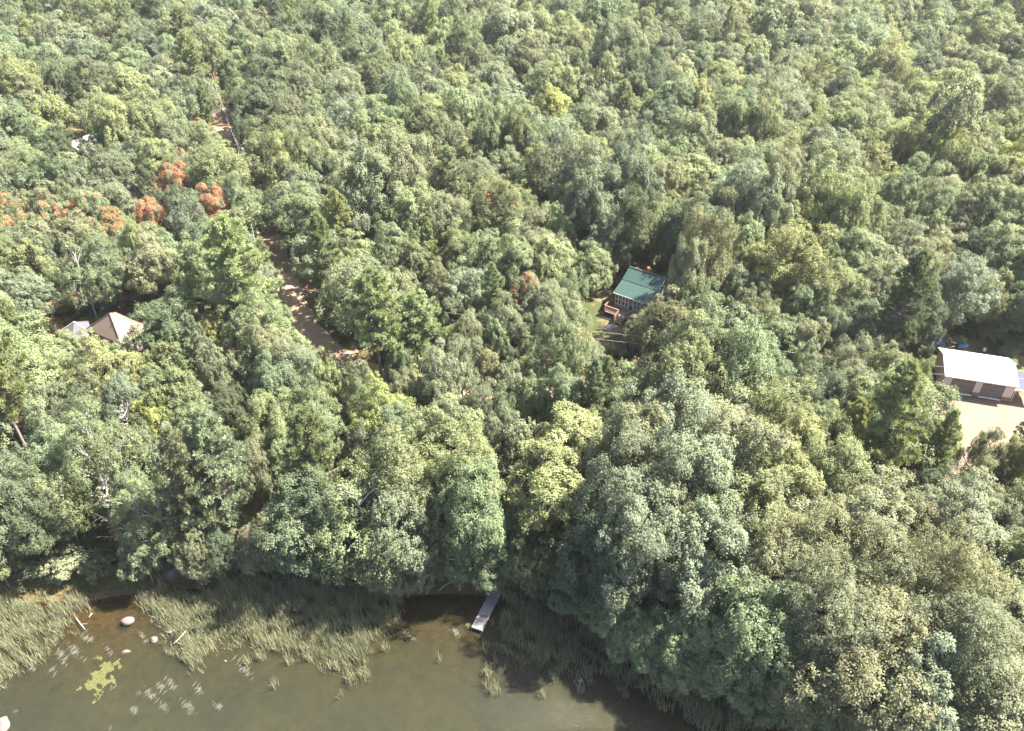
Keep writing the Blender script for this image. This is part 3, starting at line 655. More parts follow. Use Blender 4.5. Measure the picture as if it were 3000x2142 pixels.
-85.6,193.1,4.3,12.1,b,G,0|grey green broadleaf tree, nearest above and left of the dirt road top end
-95.8,199.1,4.4,12.7,b,G,0|grey green broadleaf tree, nearest right of the upper left photo corner
11.0,192.0,4.3,12.4,b,Y,0|yellow green broadleaf tree, nearest below and right of the middle of the top edge
-95.7,155.6,3.6,10.5,b,G,0|grey green broadleaf tree, nearest below the upper left photo corner
1.6,214.1,4.7,13.7,b,S,0|silvery green broadleaf tree, nearest below the middle of the top edge
-110.0,194.8,4.3,12.8,b,G,0|grey green broadleaf tree, nearest below and right of the upper left photo corner
-64.7,147.1,3.4,10.3,b,M,0|mid green broadleaf tree, nearest left of the dirt road top end
-34.8,185.1,4.1,12.5,b,M,0|mid green broadleaf tree, nearest above and right of the dirt road top end
-95.6,180.6,4.1,12.6,b,G,0|grey green broadleaf tree, second nearest below and right of the upper left photo corner
-17.9,160.7,3.7,11.4,b,G,0|grey green broadleaf tree, third nearest below and left of the middle of the top edge
-83.3,134.3,3.2,10.3,b,M,0|mid green broadleaf tree, second nearest left of the big orange tree
-28.3,170.1,3.9,12.4,b,M,0|mid green broadleaf tree, nearest below and left of the middle of the top edge
-0.9,124.4,3.0,9.7,b,M,0|mid green broadleaf tree, fourth nearest below the middle of the top edge
7.6,151.2,3.5,11.5,b,L,0|pale lime green broadleaf tree, nearest below the middle of the top edge
74.8,178.4,4.0,13.3,b,M,0|mid green broadleaf tree, nearest left of the upper right photo corner
89.5,137.9,3.3,10.9,b,Y,0|yellow green broadleaf tree, nearest below the upper right photo corner
-77.0,115.4,2.9,10.0,b,D,0|dark green broadleaf tree, second nearest left of the big orange tree
36.0,82.2,2.3,8.1,b,M,0|mid green broadleaf tree, second nearest right of the green roofed cabin
94.8,150.5,3.5,12.6,b,S,0|silvery green broadleaf tree, nearest below the upper right photo corner
-9.6,87.2,2.3,8.5,b,O,0|olive brown broadleaf tree, nearest right of the tall roadside pine
44.7,121.6,3.0,10.9,b,O,0|olive brown broadleaf tree, fourth nearest above and right of the green roofed cabin
-67.9,93.4,2.5,9.3,b,Y,0|yellow green broadleaf tree, nearest above and left of the tan roofed house
34.1,74.7,2.1,8.2,b,O,0|olive brown broadleaf tree, third nearest right of the green roofed cabin
-40.4,108.8,2.7,10.7,b,M,0|mid green broadleaf tree, second nearest right of the big orange tree
-16.4,93.7,2.5,9.6,b,M,0|mid green broadleaf tree, nearest above the tall roadside pine
-29.6,64.0,1.9,7.9,b,D,0|dark green broadleaf tree, nearest below and left of the dirt road bend
-0.1,67.9,2.0,9.2,b,S,0|silvery green broadleaf tree, nearest right of the lime green tree
-48.0,55.4,1.7,8.3,b,G,0|grey green broadleaf tree, second nearest below and left of the tan roofed house
-38.0,59.5,1.8,7.5,b,D,0|dark green broadleaf tree, nearest below the tan roofed house
-1.4,62.1,1.8,9.1,b,M,0|mid green broadleaf tree, nearest right of the lime green tree
-3.8,131.3,3.0,14.2,b,M,0|mid green broadleaf tree, third nearest below the middle of the top edge
41.5,68.9,1.9,8.5,b,M,0|mid green broadleaf tree, nearest left of the white roofed garage
6.0,159.8,3.4,13.4,b,Y,0|yellow green broadleaf tree, nearest below the middle of the top edge
2.0,65.2,1.8,8.8,b,M,0|mid green broadleaf tree, second nearest right of the lime green tree
-3.8,64.9,1.8,7.6,b,O,0|olive brown broadleaf tree, nearest right of the lime green tree
23.9,160.2,3.3,15.6,b,D,0|dark green broadleaf tree, nearest below and right of the middle of the top edge
-45.6,66.2,1.8,8.4,b,G,0|grey green broadleaf tree, nearest below the tan roofed house
-11.7,66.4,1.8,7.8,b,G,0|grey green broadleaf tree, nearest above and right of the lime green tree
80.3,155.8,3.3,12.5,b,Y,0|yellow green broadleaf tree, nearest below and left of the upper right photo corner
-5.2,76.1,1.9,8.6,b,O,0|olive brown broadleaf tree, second nearest right of the tall roadside pine
-26.8,209.0,4.2,12.8,b,M,0|mid green broadleaf tree, nearest left of the middle of the top edge
-12.1,169.3,3.5,9.9,b,Y,0|yellow green broadleaf tree, nearest below and left of the middle of the top edge
113.9,201.2,4.0,11.6,b,G,0|grey green broadleaf tree, nearest below and left of the upper right photo corner
44.5,171.8,3.6,10.4,b,Y,0|yellow green broadleaf tree, nearest right of the middle of the top edge
53.8,202.2,4.1,11.9,b,G,0|grey green broadleaf tree, nearest right of the middle of the top edge
53.5,177.0,3.6,10.8,b,G,0|grey green broadleaf tree, second nearest above and right of the green roofed cabin
115.4,190.8,3.9,12.4,b,O,0|olive brown broadleaf tree, nearest below the upper right photo corner
-7.9,179.8,3.7,12.4,b,G,0|grey green broadleaf tree, second nearest below and left of the middle of the top edge
-32.5,158.6,3.3,11.4,b,S,0|silvery green broadleaf tree, nearest right of the dirt road top end
66.6,160.4,3.3,11.6,b,G,0|grey green broadleaf tree, fourth nearest below and left of the upper right photo corner
65.6,119.1,2.7,9.8,b,M,0|mid green broadleaf tree, second nearest above the white roofed garage
-27.5,137.9,3.0,11.1,b,M,0|mid green broadleaf tree, nearest right of the dirt road top end
64.8,103.5,2.4,9.5,b,O,0|olive brown broadleaf tree, nearest above the white roofed garage
29.1,82.0,2.0,8.2,b,O,0|olive brown broadleaf tree, second nearest right of the green roofed cabin
-29.8,119.6,2.7,10.8,b,D,0|dark green broadleaf tree, nearest below and right of the dirt road top end
-13.4,125.0,2.8,11.2,b,O,0|olive brown broadleaf tree, nearest above the tall roadside pine
16.9,77.9,2.0,8.4,b,O,0|olive brown broadleaf tree, nearest below the green roofed cabin
-24.8,73.4,1.9,8.4,b,Y,0|yellow green broadleaf tree, nearest below the dirt road bend
19.4,159.9,3.3,14.7,t,M,0|mid green slender broadleaf tree, nearest below and right of the middle of the top edge
37.4,75.6,1.9,8.9,b,O,0|olive brown broadleaf tree, nearest left of the white roofed garage
-20.3,68.2,1.8,8.9,b,Y,0|yellow green broadleaf tree, nearest above and left of the lime green tree
20.7,177.5,3.6,16.7,b,G,0|grey green broadleaf tree, nearest below and right of the middle of the top edge
10.7,159.2,3.3,13.2,b,Y,0|yellow green broadleaf tree, second nearest below and right of the middle of the top edge
21.8,183.3,3.6,15.4,b,G,0|grey green broadleaf tree, second nearest below and right of the middle of the top edge
-44.9,47.6,1.3,2.6,s,D,0|dark green bush, second nearest above and left of the pale water boulder
-42.0,48.2,1.6,2.6,s,O,0|olive brown bush, nearest above and left of the pale water boulder
-38.6,48.4,1.6,2.6,s,D,0|dark green bush, nearest above and left of the pale water boulder
-36.4,49.9,0.9,10.8,d,S,0|silvery green bare leafless tree, nearest above the pale water boulder
-49.7,59.4,3.5,19.9,q,Y,0|yellow green bare stemmed pine, nearest below and left of the tan roofed house
-11.1,74.9,3.7,12.2,q,M,0|mid green bare stemmed pine, nearest below and right of the tall roadside pine
-15.0,71.9,3.7,17.1,q,M,0|mid green bare stemmed pine, nearest below the tall roadside pine
-85.4,154.5,2.9,13.7,p,D,0|dark green pine, nearest below and right of the upper left photo corner
-66.5,166.9,4.5,17.6,p,M,0|mid green pine, second nearest above and left of the dirt road top end
-75.1,187.8,3.8,17.8,p,M,0|mid green pine, third nearest above and left of the dirt road top end
-61.4,156.1,2.4,11.6,p,M,0|mid green pine, nearest above and left of the dirt road top end
-65.2,194.7,3.2,12.8,p,D,0|dark green pine, nearest above the dirt road top end
-71.3,217.8,3.0,13.7,p,D,0|dark green pine, second nearest above the dirt road top end
-67.1,227.8,3.4,14.1,p,D,0|dark green pine, third nearest above the dirt road top end
-28.1,160.9,3.0,12.5,p,G,0|grey green pine, nearest right of the dirt road top end
-9.4,109.5,3.7,15.4,p,O,0|olive brown pine, nearest above and right of the tall roadside pine
3.4,106.8,2.2,9.2,d,O,0|olive brown bare leafless tree, nearest above and left of the green roofed cabin
106.6,226.8,4.0,18.2,p,D,0|dark green pine, nearest left of the upper right photo corner
-32.3,79.8,5.2,18.9,p,Y,0|yellow green pine, nearest above and left of the dirt road bend
-58.6,80.8,1.2,2.2,s,O,0|olive brown bush, nearest left of the tan roofed house
-60.2,78.8,2.0,9.1,p,Y,0|yellow green pine, nearest left of the tan roofed house
-35.6,72.1,2.1,11.4,p,S,0|silvery green pine, nearest right of the tan roofed house
-29.5,57.9,2.6,10.8,p,S,0|silvery green pine, nearest below and left of the dirt road bend
-39.6,61.4,1.8,8.4,d,D,0|dark green bare leafless tree, nearest below the tan roofed house
-2.4,82.3,2.4,11.9,p,M,0|mid green pine, nearest right of the tall roadside pine
8.4,63.3,2.2,11.8,p,G,0|grey green pine, nearest below and left of the green roofed cabin
10.2,66.9,1.8,9.3,p,S,0|silvery green pine, nearest below the green roofed cabin
44.5,75.1,3.4,16.8,p,D,0|dark green pine, nearest above and left of the white roofed garage
34.2,53.8,3.8,18.1,p,Y,0|yellow green pine, nearest below and left of the white roofed garage
40.8,55.5,2.1,11.4,p,M,0|mid green pine, nearest below and left of the white roofed garage
-26.9,51.3,4.0,17.2,p,G,0|grey green pine, nearest below and left of the dirt road bend
-28.8,49.4,3.5,17.1,p,S,0|silvery green pine, nearest above and right of the pale water boulder
-18.1,52.1,3.6,16.4,p,M,0|mid green pine, nearest below and left of the lime green tree
-24.2,99.4,3.4,13.2,p,Y,0|yellow green pine, nearest above and left of the tall roadside pine
79.8,141.0,3.4,12.9,p,G,0|grey green pine, nearest below and left of the upper right photo corner
-70.3,174.7,3.4,13.3,p,Y,0|yellow green pine, nearest above and left of the dirt road top end
-15.4,174.5,3.4,12.6,p,G,0|grey green pine, nearest below and left of the middle of the top edge
20.5,144.3,3.4,14.6,p,O,0|olive brown pine, nearest below and right of the middle of the top edge
56.1,145.2,2.8,10.5,p,Y,0|yellow green pine, nearest above and right of the green roofed cabin
-23.8,87.7,3.0,15.5,p,M,0|mid green pine, nearest above the dirt road bend
52.9,181.9,2.9,11.5,p,Y,0|yellow green pine, nearest right of the middle of the top edge
-41.4,166.9,2.9,12.1,p,M,0|mid green pine, nearest above and right of the dirt road top end
-38.7,148.6,2.4,4.5,s,M,0|mid green bush, nearest right of the dirt road top end
-11.6,97.3,2.2,10.3,p,M,0|mid green pine, nearest above and right of the tall roadside pine
47.2,51.3,2.5,4.6,s,D,0|dark green bush, nearest below the white roofed garage
-34.0,94.6,1.9,8.4,p,M,0|mid green pine, nearest above and left of the dirt road bend
35.1,79.2,2.4,4.6,s,Y,0|yellow green bush, nearest right of the green roofed cabin
-67.7,156.4,2.2,8.7,p,G,0|grey green pine, nearest left of the dirt road top end
-43.6,86.2,1.9,3.5,s,M,0|mid green bush, nearest right of the tan roofed house
2.3,152.3,2.1,8.8,p,G,0|grey green pine, nearest below the middle of the top edge
-3.4,159.5,2.3,4.0,s,D,0|dark green bush, nearest below the middle of the top edge
25.8,167.9,2.3,4.2,s,S,0|silvery green bush, nearest below and right of the middle of the top edge
-19.0,101.0,2.0,8.9,p,O,0|olive brown pine, nearest above the tall roadside pine
-36.1,68.7,2.0,8.7,p,M,0|mid green pine, nearest below and right of the tan roofed house
-51.0,133.0,2.4,4.5,s,G,0|grey green bush, nearest below the dirt road top end
52.2,58.4,2.3,9.7,p,G,0|grey green pine, nearest below and right of the white roofed garage
95.5,160.3,2.2,8.9,p,Y,0|yellow green pine, nearest below and left of the upper right photo corner
-21.9,73.0,2.0,3.7,s,G,0|grey green bush, nearest below the dirt road bend
33.2,57.8,2.3,10.8,p,Y,0|yellow green pine, second nearest below and left of the white roofed garage
-54.4,75.8,2.1,3.3,s,G,0|grey green bush, nearest below and left of the tan roofed house
53.6,97.7,2.4,4.0,s,Y,0|yellow green bush, nearest above and left of the white roofed garage
28.3,72.9,2.5,3.8,s,M,0|mid green bush, nearest below and right of the green roofed cabin
-87.4,128.9,2.3,12.7,p,S,0|silvery green pine, nearest below the upper left photo corner
-1.5,53.2,2.3,4.0,s,O,0|olive brown bush, nearest above the wooden dock
-36.7,157.8,2.2,3.1,s,M,0|mid green bush, second nearest right of the dirt road top end
-44.6,75.6,2.2,2.9,s,D,0|dark green bush, nearest below and right of the tan roofed house
42.0,123.2,1.9,2.8,s,M,0|mid green bush, nearest above and right of the green roofed cabin
-57.9,146.0,1.9,3.7,s,M,0|mid green bush, nearest below and left of the dirt road top end
-77.7,151.8,2.6,4.2,s,M,0|mid green bush, nearest above and left of the big orange tree
-56.0,92.3,1.9,10.7,p,O,0|olive brown pine, nearest above the tan roofed house
-94.5,147.5,1.9,3.6,s,M,0|mid green bush, nearest below the upper left photo corner
-45.1,92.8,1.9,7.9,p,O,0|olive brown pine, nearest below the big orange tree
-59.5,89.7,1.5,1.5,s,Y,0|yellow green bush, nearest above and left of the tan roofed house
8.6,79.1,1.7,2.0,s,M,0|mid green bush, nearest below and left of the green roofed cabin
24.7,44.8,1.4,6.6,p,Y,0|yellow green pine, third nearest below and left of the white roofed garage
-58.0,75.6,1.9,7.4,p,G,0|grey green pine, nearest left of the tan roofed house
3.7,66.8,1.4,5.3,p,M,0|mid green pine, second nearest below and left of the green roofed cabin
5.8,75.3,1.9,7.3,p,M,0|mid green pine, nearest below and left of the green roofed cabin
-64.5,87.6,1.7,1.7,s,M,0|mid green bush, nearest left of the tan roofed house
-54.6,95.7,1.4,1.6,s,D,0|dark green bush, nearest above the tan roofed house
-27.7,79.9,1.6,6.4,p,D,0|dark green pine, nearest left of the dirt road bend
27.4,84.0,1.4,5.9,p,S,0|silvery green pine, nearest right of the green roofed cabin
0.5,94.9,1.4,5.6,p,Y,0|yellow green pine, nearest left of the green roofed cabin"""
GROUPS = {'b': 'broadleaf trees of the lakeside wood', 't': 'slender broadleaf trees', 'w': 'lumpy crowned willowy trees on the shore', 'a': 'thin leaved open trees',
          'p': 'pines in the wood', 'q': 'bare stemmed pines', 's': 'bushes between the trees', 'd': 'bare dead trees'}
NAMES = {'b': 'broadleaf_tree', 't': 'broadleaf_tree', 'w': 'broadleaf_tree', 'a': 'broadleaf_tree', 'p': 'pine_tree', 'q': 'pine_tree', 's': 'bush', 'd': 'dead_tree'}
CATS = {'p': 'pine', 'q': 'pine', 's': 'bush', 'd': 'dead tree'}
rt = random.Random(7)
def tint_of(t, k):
    c = TINT[t]; j = rt.uniform(.80, 1.2); h = rt.uniform(-.07, .07)
    if k in 'pq': c = (c[0]*1.25, c[1]*1.25, c[2]*1.2)
    return [c[0]*j*(1+h), c[1]*j, c[2]*j*(1-h)]
CROWN0 = {}
for ln in TREES.strip().split('\n'):
    dat, lab = ln.split('|'); x, y, r, h, k, t, a = dat.split(','); x, y, r, h = map(float, (x, y, r, h))
    e = empty(NAMES[k], (x, y, H(x, y)-.05), lab, CATS.get(k, 'tree'), GROUPS[k], rt.uniform(0, 6.28))
    if k in 'pq':
        cme, tme = PINES[rt.randrange(len(PINES))] if k == 'p' else TALLPINE
        c = link('crown', cme, e); c.scale = (r, r, h); tk = link('trunk', tme, e); tk.scale = (r*.9, r*.9, h)
        tk.scale = (r, r, h)
    elif k == 'd':
        w = link('bare_wood', DEADS[rt.randrange(2)], e); w.scale = (max(r, 2.2), max(r, 2.2), h); continue
    else:
        cme, tme = CROWNS[k][rt.randrange(len(CROWNS[k]))]
        zc, zr = (.5, .55) if k == 's' else (.6, .4)
        c = link('crown', cme, e); c.location = (0, 0, zc*h); c.scale = (r, r*rt.uniform(.84, 1.12), zr*h)
        tk = link('trunk', tme, e); tk.scale = (r, r, h)
    c['tint'] = tint_of(t, k); c['autumn'] = [float(a)*.1]*3
    CROWN0.setdefault(cme.name, c)

